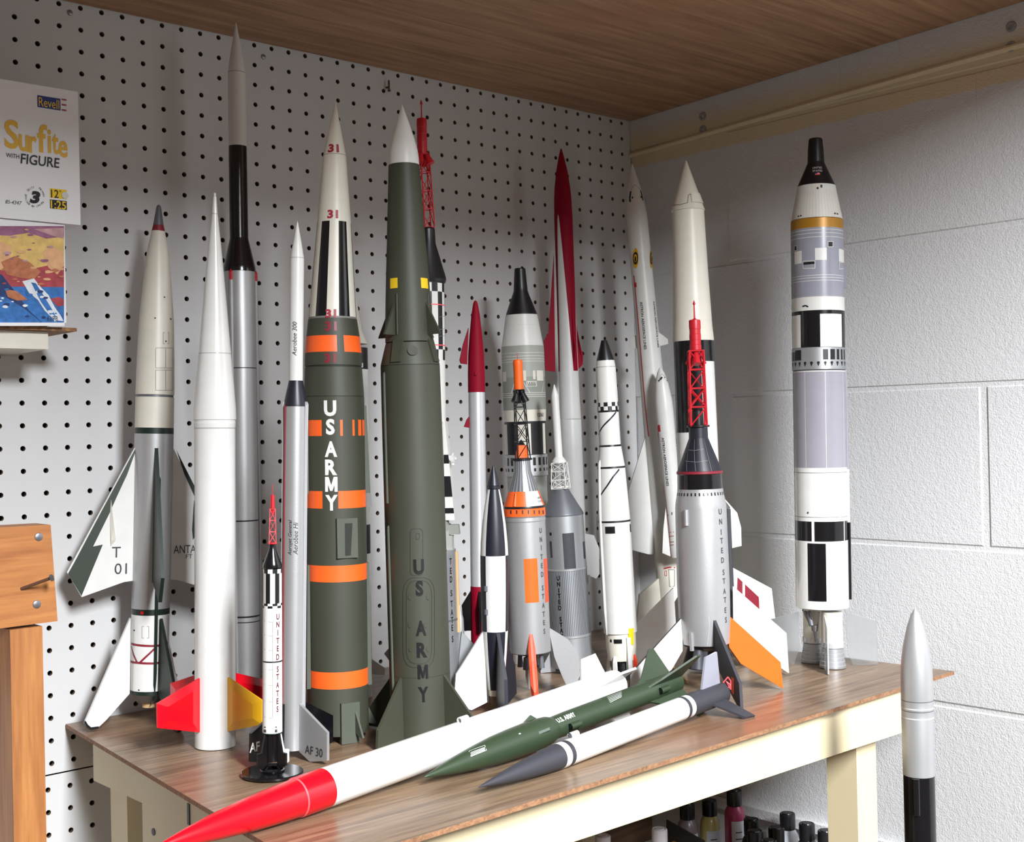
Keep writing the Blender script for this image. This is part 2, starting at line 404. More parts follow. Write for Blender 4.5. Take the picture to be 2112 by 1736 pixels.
# shelf with paint bottles under the table
mb = MB(); mb.box((.13, -.50, ZO-1.19), (1.0, -.10, ZO-1.172), 'old_board')
for x in (.14, .97): mb.box((x, -.49, 0.0), (x+.02, -.47, ZO-1.19), 'old_board'); mb.box((x, -.13, 0.0), (x+.02, -.11, ZO-1.19), 'old_board')
tag(mb.build('low_shelf'), 'low brown wooden shelf under the table carrying paint bottles', 'shelf')
ZS = ZO-1.172
mb = MB(); mb.box((.13, -.0245, ZO-1.1716), (1.0, -.0205, ZO-.90), 'old_board'); tag(mb.build('back_board'), 'thin brown board standing against the pegboard behind the paint bottles', 'board')
def bottle(x, y, top, cap, paint, label, lab=True):
    t = tag(empty('paint_bottle', (x, y, ZS+.0004)), label, 'bottle', 'paint bottles on the low shelf')
    H = top-ZS; hc = .023; hb = H-hc
    mb = MB(); mb.lathe([(0, .0142), (.0015, .0150), (hb-.016, .0150), (hb-.007, .0138), (hb, .0098)], paint, 24); o = mb.build('bottle_body', t)
    mb = MB(); mb.lathe([(hb, .0108), (hb+.0005, .0112), (H-.003, .0112), (H-.0012, .0108), (H-.0004, .0098), (H-.0012, .0072), (H, .0066)], cap, 24)
    mb.build('cap', t)
    if lab:
        mb = MB(); n = 12
        a0 = math.radians(200); pts = []
        for k in range(n+1):
            a_ = a0 + math.radians(150)*k/n
            pts += [V((.0152*math.cos(a_), .0152*math.sin(a_), .012)), V((.0152*math.cos(a_), .0152*math.sin(a_), hb-.02))]
        mb.add(pts, [(2*k, 2*k+2, 2*k+3, 2*k+1) for k in range(n)], 'label_white', True)
        for r_ in range(7):
            zz = .018 + (hb-.045)*r_/7
            q = []
            for k in range(5):
                a_ = math.radians(222+6*k*1.6)
                q += [V((.01535*math.cos(a_), .01535*math.sin(a_), zz)), V((.01535*math.cos(a_), .01535*math.sin(a_), zz+.0016))]
            mb.add(q, [(2*k, 2*k+2, 2*k+3, 2*k+1) for k in range(4)], 'letter_grey')
        mb.build('label', t)
B_ = [((1243, 1722), -1.072, 'white_cap', 'paint_mauve', 'white-capped paint bottle standing alone, leftmost under the table'),
      ((1360, 1708), -1.062, 'white_cap', 'paint_mauve', 'white-capped paint bottle beside the dark printed packet'),
      ((1417, 1656), -1.06, 'bottle_cap', 'paint_grey', 'black-capped bottle of grey-brown paint behind the packet'),
      ((1463, 1649), -1.06, 'bottle_cap', 'paint_yellow', 'black-capped bottle of pale yellow paint with a white label'),
      ((1514, 1628), -1.036, 'bottle_cap', 'paint_pink', 'tallest bottle, pink paint under a black cap'),
      ((1550, 1688), -1.06, 'bottle_cap', 'paint_black', 'dark bottle right in front of the pink one, black cap'),
      ((1557, 1712), -1.06, 'bottle_cap', 'paint_mauve', 'black-capped bottle with mauve body in the front left of the dark cluster'),
      ((1601, 1706), -1.06, 'bottle_cap', 'paint_black', 'black-capped bottle in the middle of the dark cluster'),
      ((1624, 1676), -1.06, 'bottle_cap', 'label_white', 'black-capped bottle with pale body by the block wall'),
      ((1664, 1697), -1.06, 'bottle_cap', 'paint_black', 'black-capped bottle second from the right by the block wall'),
      ((1703, 1712), -1.06, 'bottle_cap', 'paint_black', 'rightmost black-capped bottle nearest the table leg'),
      ((1585, 1732), -1.06, 'bottle_cap', 'paint_black', 'black bottle cap just peeking over the bottom edge of the picture')]
for (px, py), z, cap, pt, lb in B_:
    p = hit(px, py, 2, z+ZO); bottle(min(p.x, .975), p.y, z+ZO, cap, pt, lb)
# printed packet among the bottles
mb = MB(); p0 = hit(1374, 1690, 2, ZO-1.07); p1 = hit(1452, 1734, 2, ZO-1.07)
t = tag(empty('printed_packet', (p0.x, p0.y, ZS)), 'dark blue printed card packet leaning among the paint bottles', 'packet')
d = p1-p0; d.z = 0; L_ = d.length; u = d.normalized(); nrm = V((-u.y, u.x, 0))
Mx = Matrix((u, nrm, V((0, 0, 1)))).transposed().to_4x4()
mb.box((0, 0, 0), (L_, .002, .102), 'navy'); mb.build('card', t, M=None); o = bpy.data.objects['card']; o.matrix_local = Mx
mb = MB(); mb.lathe([(0, .014), (.0006, .014)], 'card_yellow', 20, M=Matrix.Translation((.028, -.0003, .07)) @ Matrix.Rotation(math.pi/2, 4, 'X') @ Matrix.Scale(.6, 4, (0, 1, 0)))
mb.lathe([(0, .010), (.0012, .010)], 'card_red', 20, M=Matrix.Translation((.03, -.0003, .07)) @ Matrix.Rotation(math.pi/2, 4, 'X') @ Matrix.Scale(.5, 4, (0, 1, 0)))
o = mb.build('printed_oval', t); o.matrix_local = Mx

# ------------------------------------------------------------------ left edge: post, shelf, kit boxes
def zz(v): return v+ZO
post = tag(empty('wood_post', (-.0755, -.181, 0)), 'pale pine post with a nailed cross block at the left edge', 'post')
mb = MB(); mb.box((-.0155, -.019, 0), (.0155, .019, zz(-.678)), 'pine'); mb.build('upright', post)
mb = MB()
mb.add([(-.115,-.019,zz(-.676)),(.0305,-.019,zz(-.675)),(.0305,.019,zz(-.675)),(-.115,.019,zz(-.676)),(-.115,-.019,zz(-.579)),(.0255,-.019,zz(-.581)),(.0255,.019,zz(-.581)),(-.115,.019,zz(-.579))],
       [(3,2,1,0),(4,5,6,7),(0,1,5,4),(1,2,6,5),(2,3,7,6),(3,0,4,7)], 'pine_block'); mb.build('cross_block', post)
for px, py in ((80, 1107), (76, 1246)):
    p = hit(px, py, 1, -.2) - V((-.0755, -.181, 0)); mb = MB()
    mb.lathe([(0, .0042), (.0008, .0038), (.0013, .002)], 'steel', 10, M=Matrix.Translation(p) @ Matrix.Rotation(math.pi/2, 4, 'X')); mb.build('nail_head', post)
p = hit(44, 1214, 1, -.2) - V((-.0755, -.181, 0)); mb = MB(); q = p+V((.020, -.022, .010))
mb.tube(p, q, .0016, 'rust'); mb.tube(q, q+(q-p).normalized()*.0014, .0034, 'steel', n=10); mb.build('bent_nail', post)

sh = tag(empty('wall_shelf', (-.1, -.06, zz(-.385))), 'small shelf of thin board on a white batten at the left edge', 'shelf')
mb = MB(); mb.box((-.4, -.05, .0005), (.118, .058, .0042), 'hardboard'); mb.build('shelf_board', sh)
mb = MB(); mb.box((-.4, -.058, .0046), (.072, .05, .0082), 'balsa'); mb.build('upper_board', sh)
mb = MB(); mb.box((-.4, -.04, -.0185), (.091, .0585, 0), 'cream'); mb.build('batten', sh)
# boxes: front faces in the plane y = -.115 / -.125
def box_frame(lo, hi, nm, label, parts=True):
    c = V(((lo[0]+hi[0])/2, (lo[1]+hi[1])/2, lo[2])); t = tag(empty(nm, c), label, 'box')
    mb = MB(); mb.box([lo[i]-c[i] for i in range(3)], [hi[i]-c[i] for i in range(3)], 'card_white'); mb.build('carton', t)
    return t, c
yb = -.118
P0 = hit(-100, 672, 1, yb); P1 = hit(133, 672, 1, yb); z_lo = zz(-.385)+.0084
Q = hit(133, 463, 1, yb)
bx2, c2 = box_frame((-.33, yb, z_lo), (Q.x, -.045, Q.z), 'kit_box', 'lower kit box with a colourful painted surf wave front, on the left wall shelf')
A_ = hit(152, 190, 1, yb); A2 = hit(152, 460, 1, yb)
bx1, c1 = box_frame((-.36, yb-.004, Q.z+.0004), (A_.x+.003, -.04, A_.z), 'kit_box', 'upper white kit box with yellow title lettering, stacked on the painted box')
U_, W_ = V((1, 0, 0)), V((0, 0, 1))
mb = MB()
def bp_(px, py): return hit(px, py, 1, yb-.0043) - c1
def brect(mb, x0, y0, x1, y1, m, lift=0):
    a_, b_ = bp_(x0, y0), bp_(x1, y1); e = V((0, -lift, 0))
    mb.add([V((a_.x, a_.y, b_.z))+e, V((b_.x, a_.y, b_.z))+e, V((b_.x, a_.y, a_.z))+e, V((a_.x, a_.y, a_.z))+e], [(0, 1, 2, 3)], m)
sc_ = depth(hit(76, 300, 1, yb))/F_PX*1.0
def btext(txt, px, py, h, m, wpx=None, bold=.0, shear=0, lift=.0002):
    flat_text(mb, txt, bp_(px, py)+V((0, -lift, 0)), U_, W_, h*sc_, m, width=wpx*sc_*1.07 if wpx else None, bold=bold, shear=shear)
mb = MB(); brect(mb, 77, 196, 125, 228, 'blue_ink')
for k in range(3): brect(mb, 127, 203+k*10.8, 137, 208+k*10.8, 'card_red')
btext('Revell', 101, 212, 20, 'bright_yellow', 40)
mb.build('printed_emblem', bx1); mb = MB()
for ch_, x_, y_, h_, w_ in (('S',24,275,58,27),('u',49,285,50,19),('r',68,289,50,15),('f',87,284,58,19),('i',102,288,52,7),('t',114,291,50,13),('e',130,298,50,18)): btext(ch_, x_, y_, h_, 'card_yellow', w_, bold=.022)
btext('WITH', 26, 321, 9, 'letter_dark', 25, bold=.01); btext('FIGURE', 83, 331, 21, 'letter_dark', 76, bold=.015, shear=.1)
mb.build('title_lettering', bx1); mb = MB()
btext('85-4347', 28, 417, 8, 'letter_dark', 31, shear=.25); mb.build('number_lettering', bx1); mb = MB()
btext('3', 72, 406, 23, 'black', 21, bold=.06, shear=.2)
ring = '· Skill · Niveau · Nivel de aptitud '
for k, chh in enumerate(ring):
    if chh in ' ·': continue
    a_ = math.radians(160 - k*10.3); cc = bp_(72+19.5*math.cos(a_), 406-20.5*math.sin(a_)) + V((0, -.0002, 0))
    u_ = V((math.sin(a_), 0, -math.cos(a_))); v_ = V((math.cos(a_), 0, math.sin(a_)))
    flat_text(mb, chh, cc, u_, v_, 5.2*sc_, 'letter_dark')
mb.build('level_badge', bx1); mb = MB()
brect(mb, 103, 388, 138, 411, 'bright_yellow'); brect(mb, 103, 411, 138, 433, 'black')
btext('12', 113, 399, 17, 'black', 15, bold=.012); btext('+', 124, 394, 8, 'black'); btext('1:25', 120.5, 422, 17, 'bright_yellow', 30, bold=.012)
mb.build('age_badge', bx1)
mb = MB(); cc = bp_(134, 403) - V((0, .0003, 0))
mb.lathe([(0, .0036), (.0004, .0036)], 'greywhite', 20, M=Matrix.Translation(cc) @ Matrix.Rotation(math.pi/2, 4, 'X')); mb.build('round_sticker', bx1)
# painted front of the lower box: sunset sky, clouds, breaking wave (plain generic scene)
mat('art_sky', (190, 150, 150), .35, nscale=88, noise=0.51); mat('art_gold', (228, 186, 110), .35, nscale=110, noise=0.42); mat('art_red', (168, 66, 74), .35, nscale=132, noise=0.59)
mat('art_mauve', (150, 96, 128), .35, nscale=132, noise=0.51); mat('art_blue', (48, 110, 178), .35, nscale=198, noise=0.70); mat('art_deep', (28, 52, 104), .35, nscale=132, noise=0.68)
mat('art_foam', (224, 230, 236), .35, nscale=176, noise=0.20); mat('art_tan', (182, 112, 76), .35, nscale=198, noise=0.51); mat('art_peach', (222, 172, 126), .35, nscale=132, noise=0.26)
mb = MB()
def ap(px, py, l): return hit(px, py, 1, yb-.0002-l) - c2
def apoly(pts, m, l):
    q = [ap(x, y, l) for x, y in pts]; mb.add(q, [tuple(range(len(q)))], m)
apoly([(-120,466),(132,466),(132,560),(-120,560)][::-1], 'art_gold', 0)
apoly([(-120,466),(132,466),(132,488),(95,492),(60,480),(20,486),(-120,480)][::-1], 'art_mauve', .0001)
apoly([(70,472),(131,470),(131,492),(108,486)][::-1], 'art_sky', .0002)
apoly([(-120,545),(40,560),(132,540),(132,600),(-120,600)][::-1], 'art_red', .0001)
apoly([(88,520),(100,508),(116,512),(130,520),(132,548),(118,566),(100,552)][::-1], 'art_peach', .0002)
apoly([(-120,590),(132,592),(132,672),(-120,672)][::-1], 'art_blue', .0002)
apoly([(-120,560),(4,566),(30,600),(60,640),(90,668),(-120,668)][::-1], 'art_deep', .0003)
apoly([(-120,600),(10,612),(50,636),(84,664),(60,668),(-120,668)][::-1], 'art_blue', .0004)
apoly([(46,580),(70,574),(84,592),(100,608),(112,632),(126,652),(131,662),(112,660),(92,640),(78,618),(60,604)][::-1], 'art_foam', .0005)
apoly([(64,582),(74,584),(88,606),(104,632),(116,654),(104,650),(84,622)][::-1], 'art_blue', .0006)
apoly([(104,616),(122,612),(132,618),(132,630),(118,632)][::-1], 'art_red', .0004)
apoly([(2,540),(30,528),(60,540),(84,560),(70,576),(40,572),(14,566)][::-1], 'art_tan', .0004)
apoly([(-120,500),(-10,492),(24,510),(20,548),(-10,560),(-120,560)][::-1], 'art_peach', .0003)
apoly([(10,596),(34,600),(58,618),(36,620),(16,612)][::-1], 'art_tan', .0006)
apoly([(-120,665),(133,665),(133,672),(-120,672)][::-1], 'card_white', .0007)
rnd = random.Random(3)
for k in range(46):      # foam flecks, cloud puffs, reflections
    cx_, cy_ = rnd.uniform(0, 130), rnd.uniform(470, 664); s_ = rnd.uniform(2, 7)
    m_ = rnd.choice(['art_sky','art_peach','art_mauve']) if cy_ < 540 else rnd.choice(['art_red','art_peach','art_tan']) if cy_ < 588 else rnd.choice(['art_foam','art_deep','art_blue','art_foam'])
    apoly([(cx_+s_*(1.5 if cy_ < 588 else 1.1)*math.cos(-t)*rnd.uniform(.7, 1.2), min(664, cy_+s_*.55*math.sin(-t)*rnd.uniform(.7, 1.2))) for t in (i*math.pi/4 for i in range(8))], m_, .0008+k*2e-6)
flat_text(mb, '6198', ap(108, 656, .0009), U_, W_, 11*sc_, 'letter_dark', width=22*sc_)
mb.build('box_art', bx2)

# ------------------------------------------------------------------ rockets
NSEG = 48
def interp(pts, z, k):
    if z <= pts[0][0]: return pts[0][k]
    for a, b in zip(pts, pts[1:]):
        if z <= b[0]:
            t = 0 if b[0]-a[0] < 1e-9 else (z-a[0])/(b[0]-a[0])
            return a[k]+(b[k]-a[k])*t
    return pts[-1][k]
class Rocket:
    """a body of revolution on an axis; base and tip fix the axis, measured positions become real radii and heights there.
       angles: 0 = towards picture right, 90 = towards the viewer, 180 = left (lying: 90 = up, 0 = back, 180 = front)"""
    def __init__(s, label, base, tip, lying=False, name='model_rocket', group='model rockets on the work table', floor=False):
        s.lying = lying; s.floor = floor
        if lying:
            s.B, s.T = V(base), V(tip)
            ez = (s.T-s.B).normalized(); ey = V((0, 0, -1)); ey = (ey-ez*ey.dot(ez)).normalized(); ex = ey.cross(ez)
        else:
            s.B = hit(base[0], base[1], 2, ZT) if len(base) == 2 else V(base)
            f = s.B-CAM; f.z = 0; f.normalize(); right = V((f.y, -f.x, 0))
            d = ray(*tip); s.T = CAM + d*((s.B-CAM).dot(f)/d.dot(f))
            ez = (s.T-s.B).normalized(); ex = (right-ez*right.dot(ez)).normalized(); ey = ez.cross(ex)
        s.H = (s.T-s.B).length
        s.M = Matrix((ex, ey, ez)).transposed().to_4x4(); s.M.translation = s.B; s.Mi = s.M.inverted()
        s.root = tag(empty(name, M=s.M), label, 'model rocket', group)
        s.prof = []; s.profs = []; s.bodies = []; s.finmb = {}; s.finq = []
        s.ci = 0 if lying else 1
    def pz(s, c, phi=90, r=0):
        """height along the axis whose point at (r, phi) appears at picture coordinate c"""
        a = math.radians(phi); lo, hi = -.1, s.H+.03
        x, y = r*math.cos(a), -r*math.sin(a)
        for _ in range(34):
            m_ = (lo+hi)/2
            if proj(s.M @ V((x, y, m_)))[s.ci] > c: lo = m_
            else: hi = m_
        return (lo+hi)/2
    def px(s, n, z): return n*depth(s.M @ V((0, 0, z)))/F_PX       # picture length -> metres there
    def ringpt(s, c, hw):
        z = s.pz(c)
        r = hw if hw < .2 else s.px(hw, z)
        if not s.lying and hw:
            for _ in range(3): z = s.pz(c, 90, r)
        return z, r
    def body(s, name, segs, n=NSEG, label=None):
        """segs: (material or fn(angle), [(coord, halfwidth[, shift])...]) from the tip downwards"""
        mb = MB(); rings = []
        for mt, pts in segs:
            for k, p in enumerate(pts):
                z, r = s.ringpt(p[0], p[1]); dx = s.px(p[2], z) if len(p) > 2 else 0
                if k == 0 and rings and abs(rings[-1][0]-z) < 1e-5 and abs(rings[-1][1]-r) < 1e-5: continue
                rings.append((z, r, dx, mt if (k or not rings) else mt))
        for z, r, dx, _ in rings:
            mb.v += [V((dx+r*math.cos(t), -r*math.sin(t), z)) for t in (2*math.pi*i/n for i in range(n))]
        for k in range(len(rings)-1):
            mt = rings[k+1][3]
            for i in range(n):
                m_ = mt if isinstance(mt, str) else mt((i+.5)/n*360)
                mb.face((k*n+i, k*n+(i+1) % n, (k+1)*n+(i+1) % n, (k+1)*n+i), m_, True)
        a, b = rings[0], rings[-1]; m0 = a[3] if isinstance(a[3], str) else a[3](0); m1 = b[3] if isinstance(b[3], str) else b[3](0)
        if a[1] > 1e-5: mb.face(list(range(n-1, -1, -1)), m0)
        if b[1] > 1e-5: mb.face([(len(rings)-1)*n+i for i in range(n)], m1)
        s.bodies.append((name, mb, min(q[0] for q in rings), max(q[0] for q in rings), label))
        s.profs.append(sorted([(z, r, dx) for z, r, dx, _ in rings], key=lambda t: t[0]))
        s.prof += [(z, r, dx) for z, r, dx, _ in rings]; s.prof.sort(key=lambda t: t[0])
    def rz(s, z):
        c = [interp(p, z, 1) for p in s.profs if p[0][0]-1e-4 <= z <= p[-1][0]+1e-4]
        return max(c) if c else interp(s.prof, z, 1)
    def dxz(s, z): return interp(s.prof, z, 2)
    def surf(s, px, py):
        """(angle, height) of the surface point seen at a picture point"""
        o = s.Mi @ CAM; d = (s.Mi.to_3x3() @ ray(px, py))
        z = s.pz(py if not s.lying else px)
        for _ in range(5):
            r = s.rz(z); cx = s.dxz(z); ox = o.x-cx
            A = d.x**2+d.y**2; Bq = ox*d.x+o.y*d.y; Cq = ox**2+o.y**2-r*r; D = Bq*Bq-A*Cq
            t = (-Bq-math.sqrt(D))/A if D > 0 else -Bq/A
            q = o+d*t; z = q.z
        return math.degrees(math.atan2(-q.y, q.x-cx)), z
    def sp(s, phi, z, lift=.0002):
        a = math.radians(phi); r = s.rz(z)+lift
        return V((s.dxz(z)+r*math.cos(a), -r*math.sin(a), z))
    def paint(s, v, f, m, smooth=False):
        """paint lies in the mesh of the body it is on"""
        z = sum(p.z for p in v)/len(v)
        b = min(s.bodies, key=lambda b: max(b[2]-z, z-b[3], 0)); b[1].add(v, f, m, smooth)
    def patch(s, m, p0, p1, z0, z1, lift=.0002):
        """painted rectangle on the wall between two angles and two heights"""
        na = max(1, int(abs(p1-p0)/5)); nz = max(1, int(abs(z1-z0)/.012)); v = []
        for j in range(nz+1):
            for i in range(na+1): v.append(s.sp(p0+(p1-p0)*i/na, z0+(z1-z0)*j/nz, lift))
        s.paint(v, [(j*(na+1)+i, j*(na+1)+i+1, (j+1)*(na+1)+i+1, (j+1)*(na+1)+i) for j in range(nz) for i in range(na)], m, True)
    def rect(s, m, x0, y0, x1, y1, lift=.0002):
        ym, xm = (y0+y1)/2, (x0+x1)/2
        s.patch(m, s.surf(x0, ym)[0], s.surf(x1, ym)[0], s.surf(xm, y1)[1], s.surf(xm, y0)[1], lift)
    def line(s, m, pts, w=1.2, closed=False, lift=.00025):
        """painted line through picture points, w picture pixels wide"""
        q = [s.surf(*p) for p in pts]
        if closed: q.append(q[0])
        for (a0, z0), (a1, z1) in zip(q, q[1:]):
            r = s.rz((z0+z1)/2); wl = s.px(w, (z0+z1)/2)/2
            du, dz = math.radians(a1-a0)*r, z1-z0; ln = math.hypot(du, dz) or 1e-6
            nu, nz = -dz/ln*wl, du/ln*wl; n = max(1, int(ln/.004)); v = []
            for k in range(n+1):
                t = k/n; a, z = a0+(a1-a0)*t, z0+(z1-z0)*t
                for g in (1, -1): v.append(s.sp(a+g*math.degrees(nu/r), z+g*nz, lift))
            s.paint(v, [(2*k, 2*k+1, 2*k+3, 2*k+2) for k in range(n)], m)
    def ring(s, m, c, w, lift=.00025):
        z, r = s.pz(c), 0
        for _ in range(3): r = s.rz(z); z = s.pz(c, 90, r) if not s.lying else z
        h = s.px(w, z)/2; s.patch(m, 0, 360, z-h, z+h, lift)
    def text(s, txt, px, py, h, m, mode='h', width=None, bold=0, shear=0, lift=.0003):
        p0, z0 = s.surf(px, py); gv, gf, gw = glyphs(txt, bold, shear); k = s.px(1, z0)
        sy = h*k; r = s.rz(z0)
        sx = (width*k/(gw if len(txt) > 1 else max(gw, glyphs('U', bold)[2]))) if width else sy
        st = max(r*.16, .0008)
        v, f = cut_text([(p[0]*sx, p[1]*sy) for p in gv], gf, (st, 0) if mode == 'h' else (0, st))
        out = []
        for u, t in v:
            if mode == 'h': ph, z = p0-math.degrees(u/r), z0+t
            elif mode == 'up': ph, z = p0+math.degrees(t/r), z0+u
            else: ph, z = p0-math.degrees(t/r), z0-u
            out.append(s.sp(ph, z, lift))
        s.paint(out, f, m)
    def column(s, txt, x0, y0, x1, y1, h, m, width=None, bold=0, at=None):
        """letters stacked down the body from (x0,y0) to (x1,y1); at = list of fractions"""
        n = len(txt)
        for k, ch in enumerate(txt):
            if ch == ' ': continue
            t = at[k] if at else k/(n-1)
            s.text(ch, x0+(x1-x0)*t, y0+(y1-y0)*t, h, m, 'h', width, bold)
    def plane(s, px, py, phi, off=0):
        """(radius, height) of a picture point on the plane through the axis at angle phi"""
        a = math.radians(phi); dv = V((math.cos(a), -math.sin(a), 0)); n = V((math.sin(a), math.cos(a), 0))
        o = s.Mi @ CAM; d = s.Mi.to_3x3() @ ray(px, py)
        side = -1 if n.y > 0 else 1
        t = (n.dot(n)*off*side - n.dot(o))/n.dot(d); q = o+d*t
        return q.dot(dv), q.z
    def fins(s, phis, pts, th, mats, ref=None, rz=False, name='fin', edge=None, label=None, wedge=False):
        """one fin per angle; pts picture points on the plane of angle ref (or (r,z) metres when rz)"""
        ref = phis[0] if ref is None else ref
        P = [tuple(p) if rz else s.plane(p[0], p[1], ref) for p in pts]
        P = [(max(r, .0), z) for r, z in P]; s.finP = P; s.finT = th; out = []
        for k, phi in enumerate(phis):
            a = math.radians(phi); dv = V((math.cos(a), -math.sin(a), 0)); n = V((math.sin(a), math.cos(a), 0))
            mm = mats if isinstance(mats, str) else mats[k]
            mb = MB(); poly = []
            for r, z in P:
                rb = s.rz(z) if s.prof and s.prof[0][0] <= z <= s.prof[-1][0] else 0
                rr = rb*.93 if rb and r < rb*1.12 else r
                poly.append(V((s.dxz(z) if rb else 0, 0, z)) + dv*rr)
            if wedge:
                c = sum(poly, V())/len(poly); o = len(mb.v); N = len(poly); rid = [p+(c-p)*.42 for p in poly]
                mb.v += [p-n*th*.16 for p in poly]+[p+n*th*.16 for p in poly]+[p-n*th*.5 for p in rid]+[p+n*th*.5 for p in rid]
                for i in range(N):
                    j = (i+1) % N
                    mb.face((o+i, o+j, o+N+j, o+N+i), edge or mm); mb.face((o+j, o+i, o+2*N+i, o+2*N+j), mm); mb.face((o+N+i, o+N+j, o+3*N+j, o+3*N+i), mm)
                mb.face([o+2*N+i for i in range(N-1, -1, -1)], mm); mb.face([o+3*N+i for i in range(N)], mm)
            else: mb.prism(poly, n*th, mm, edge)
            s.finq.append((name, mb, label[k] if label else None)); s.finmb[phi] = mb
    def fpt(s, px, py, phi, lift=.0003):
        """point on the viewer side of the fin at angle phi"""
        r, z = s.plane(px, py, phi, s.finT/2)
        a = math.radians(phi); dv = V((math.cos(a), -math.sin(a), 0)); n = V((math.sin(a), math.cos(a), 0)); side = -1 if n.y > 0 else 1
        return dv*r + V((0, 0, z)) + n*side*(s.finT/2+lift)
    def fin_poly(s, m, phi, pts, lift=.0003):
        q = [s.fpt(x, y, phi, lift) for x, y in pts]; s.finmb[phi].add(q, [tuple(range(len(q)))], m)
    def fin_text(s, txt, phi, px, py, h, m, width=None, bold=0, lift=.0004):
        c = s.fpt(px, py, phi, lift); k = s.px(1, c.z)
        u = (s.fpt(px+4, py, phi, lift)-c); u.z = 0; cosf = max(.25, abs(math.cos(math.radians(phi)))); u = u.normalized()
        gv, gf, gw = glyphs(txt, bold); sy = h*k; sx = (width*k/gw/cosf) if width else sy
        s.finmb[phi].add([c+u*(p[0]*sx)+V((0, 0, p[1]*sy)) for p in gv], gf, m)
    def conduit(s, m, phi, c0, c1, w, name='conduit', n=8, cap=None, taper=True, label=None, out=0):
        """half-sunk tube along the wall from coordinate c0 (upper) to c1, w picture px wide; cap = (material, length px)"""
        z1, z0 = s.pz(c0), s.pz(c1); a = math.radians(phi); mb = MB(); N = max(2, int((z1-z0)/.03))
        r = s.px(w, (z0+z1)/2)/2
        def at(z): q = s.rz(z)+r*.25+s.px(out, z); return V((s.dxz(z)+q*math.cos(a), -q*math.sin(a), z))
        zc = z1-(s.px(cap[1], z1) if cap else 0); zs = [z0+(zc-z0)*i/N for i in range(N+1)]
        for p, q in zip(zs, zs[1:]): mb.tube(at(p), at(q), r, m, n=n, cap=(p == zs[0]))
        tipm = cap[0] if cap else m
        if cap: mb.tube(at(zc), at(z1-r), r, tipm, n=n, cap=False)
        zt_ = z1-r if cap else zc
        if taper: mb.tube(at(zt_), at(zt_)+V((0, 0, r*2.2)) - V((math.cos(a), -math.sin(a), 0))*r*.6, r, tipm, r*.25, n=n)
        else: mb.tube(at(zt_), at(zt_)+V((0, 0, r*.1)), r, tipm, n=n)
        o = mb.build(name, s.root)
        if label: o['label'] = label
        return o
    def block(s, m, phi, c0, c1, w, out, name, skirt=0, edge=None, dphi=0, label=None, m2=None, top=1.0):
        """box on the wall: from coordinate c0 to c1, w px wide, standing out by out px; top = outward scale at its upper end"""
        z1, z0 = s.pz(c0), s.pz(c1); a = math.radians(phi); dv = V((math.cos(a), -math.sin(a), 0)); n = V((math.sin(a), math.cos(a), 0))
        zm = (z0+z1)/2; hw = s.px(w, zm)/2; d = s.px(out, zm); mb = MB(); v = []
        for z, k in ((z0, 1), (z1, top)):
            rb = s.rz(z); base = V((s.dxz(z), 0, z))
            for g, q in ((-1, rb*.9), (1, rb*.9), (1, rb+d*k), (-1, rb+d*k)): v.append(base+dv*q+n*g*hw)
        mb.add(v, [(3,2,1,0),(4,5,6,7),(0,1,5,4),(1,2,6,5),(2,3,7,6),(3,0,4,7)], m)
        o = mb.build(name, s.root)
        if label: o['label'] = label
        return o
    def tower(s, m, c0, c1, w0, w1, n=4, bays=3, rod=1.2, phase=45, name='lattice_tower', dx=(0, 0), ringm=None):
        """lattice from coordinate c0 (top, half-width w0 px) to c1 (bottom, w1)"""
        z1, z0 = s.pz(c0), s.pz(c1); mb = MB(); R = s.px(rod, z0)/2
        def P(i, t):
            z = z1+(z0-z1)*t; q = s.px(w0+(w1-w0)*t, z); a = math.radians(phase+360*i/n); k = 1/math.cos(math.pi/4) if n == 4 else 1.1
            return V((s.px(dx[0]+(dx[1]-dx[0])*t, z)+q*k*math.cos(a), -q*k*math.sin(a), z))
        for i in range(n):
            for b in range(bays): mb.tube(P(i, b/bays), P(i, (b+1)/bays), R, m, n=6)
            for b in range(bays+1): mb.tube(P(i, b/bays), P((i+1) % n, b/bays), R*.85, m, n=5)
            for b in range(bays):
                mb.tube(P(i, b/bays), P((i+1) % n, (b+1)/bays), R*.7, m, n=5)
                if b % 2 == 0: mb.tube(P((i+1) % n, b/bays), P(i, (b+1)/bays), R*.7, m, n=5)
        return mb.build(name, s.root)
    def cone(s, m, c, r0, r1, z0, z1, name='nozzle', n=16, tilt=None):
        mb = MB(); mb.tube((c[0], c[1], z0), (c[0]+(tilt[0] if tilt else 0), c[1]+(tilt[1] if tilt else 0), z1), r0, m, r1, n=n); return mb.build(name, s.root)
    def done(s, drop=True):
        for nm, mb, lb in [(b[0], b[1], b[4]) for b in s.bodies] + s.finq:
            o = mb.build(nm, s.root, 20)
            if lb: o['label'] = lb
        if drop and not s.lying and not s.floor:
            lo = min((s.M @ q.co).z for c in s.root.children if c.type == 'MESH' for q in c.data.vertices)
            s.root.location = s.root.location + V((0, 0, ZT+.0003-lo))
            if abs(ZT-lo) > .004: print('SHIFT', s.root.name, s.root['label'][:30], round(ZT-lo, 4))
        return s.root
def sectors(*spans, other='white'):
    """material by angle: spans of (from, to, material)"""
    def f(p):
        for a, b, m in spans:
            if a <= b and a <= p < b or a > b and (p >= a or p < b): return m
        return other
    return f

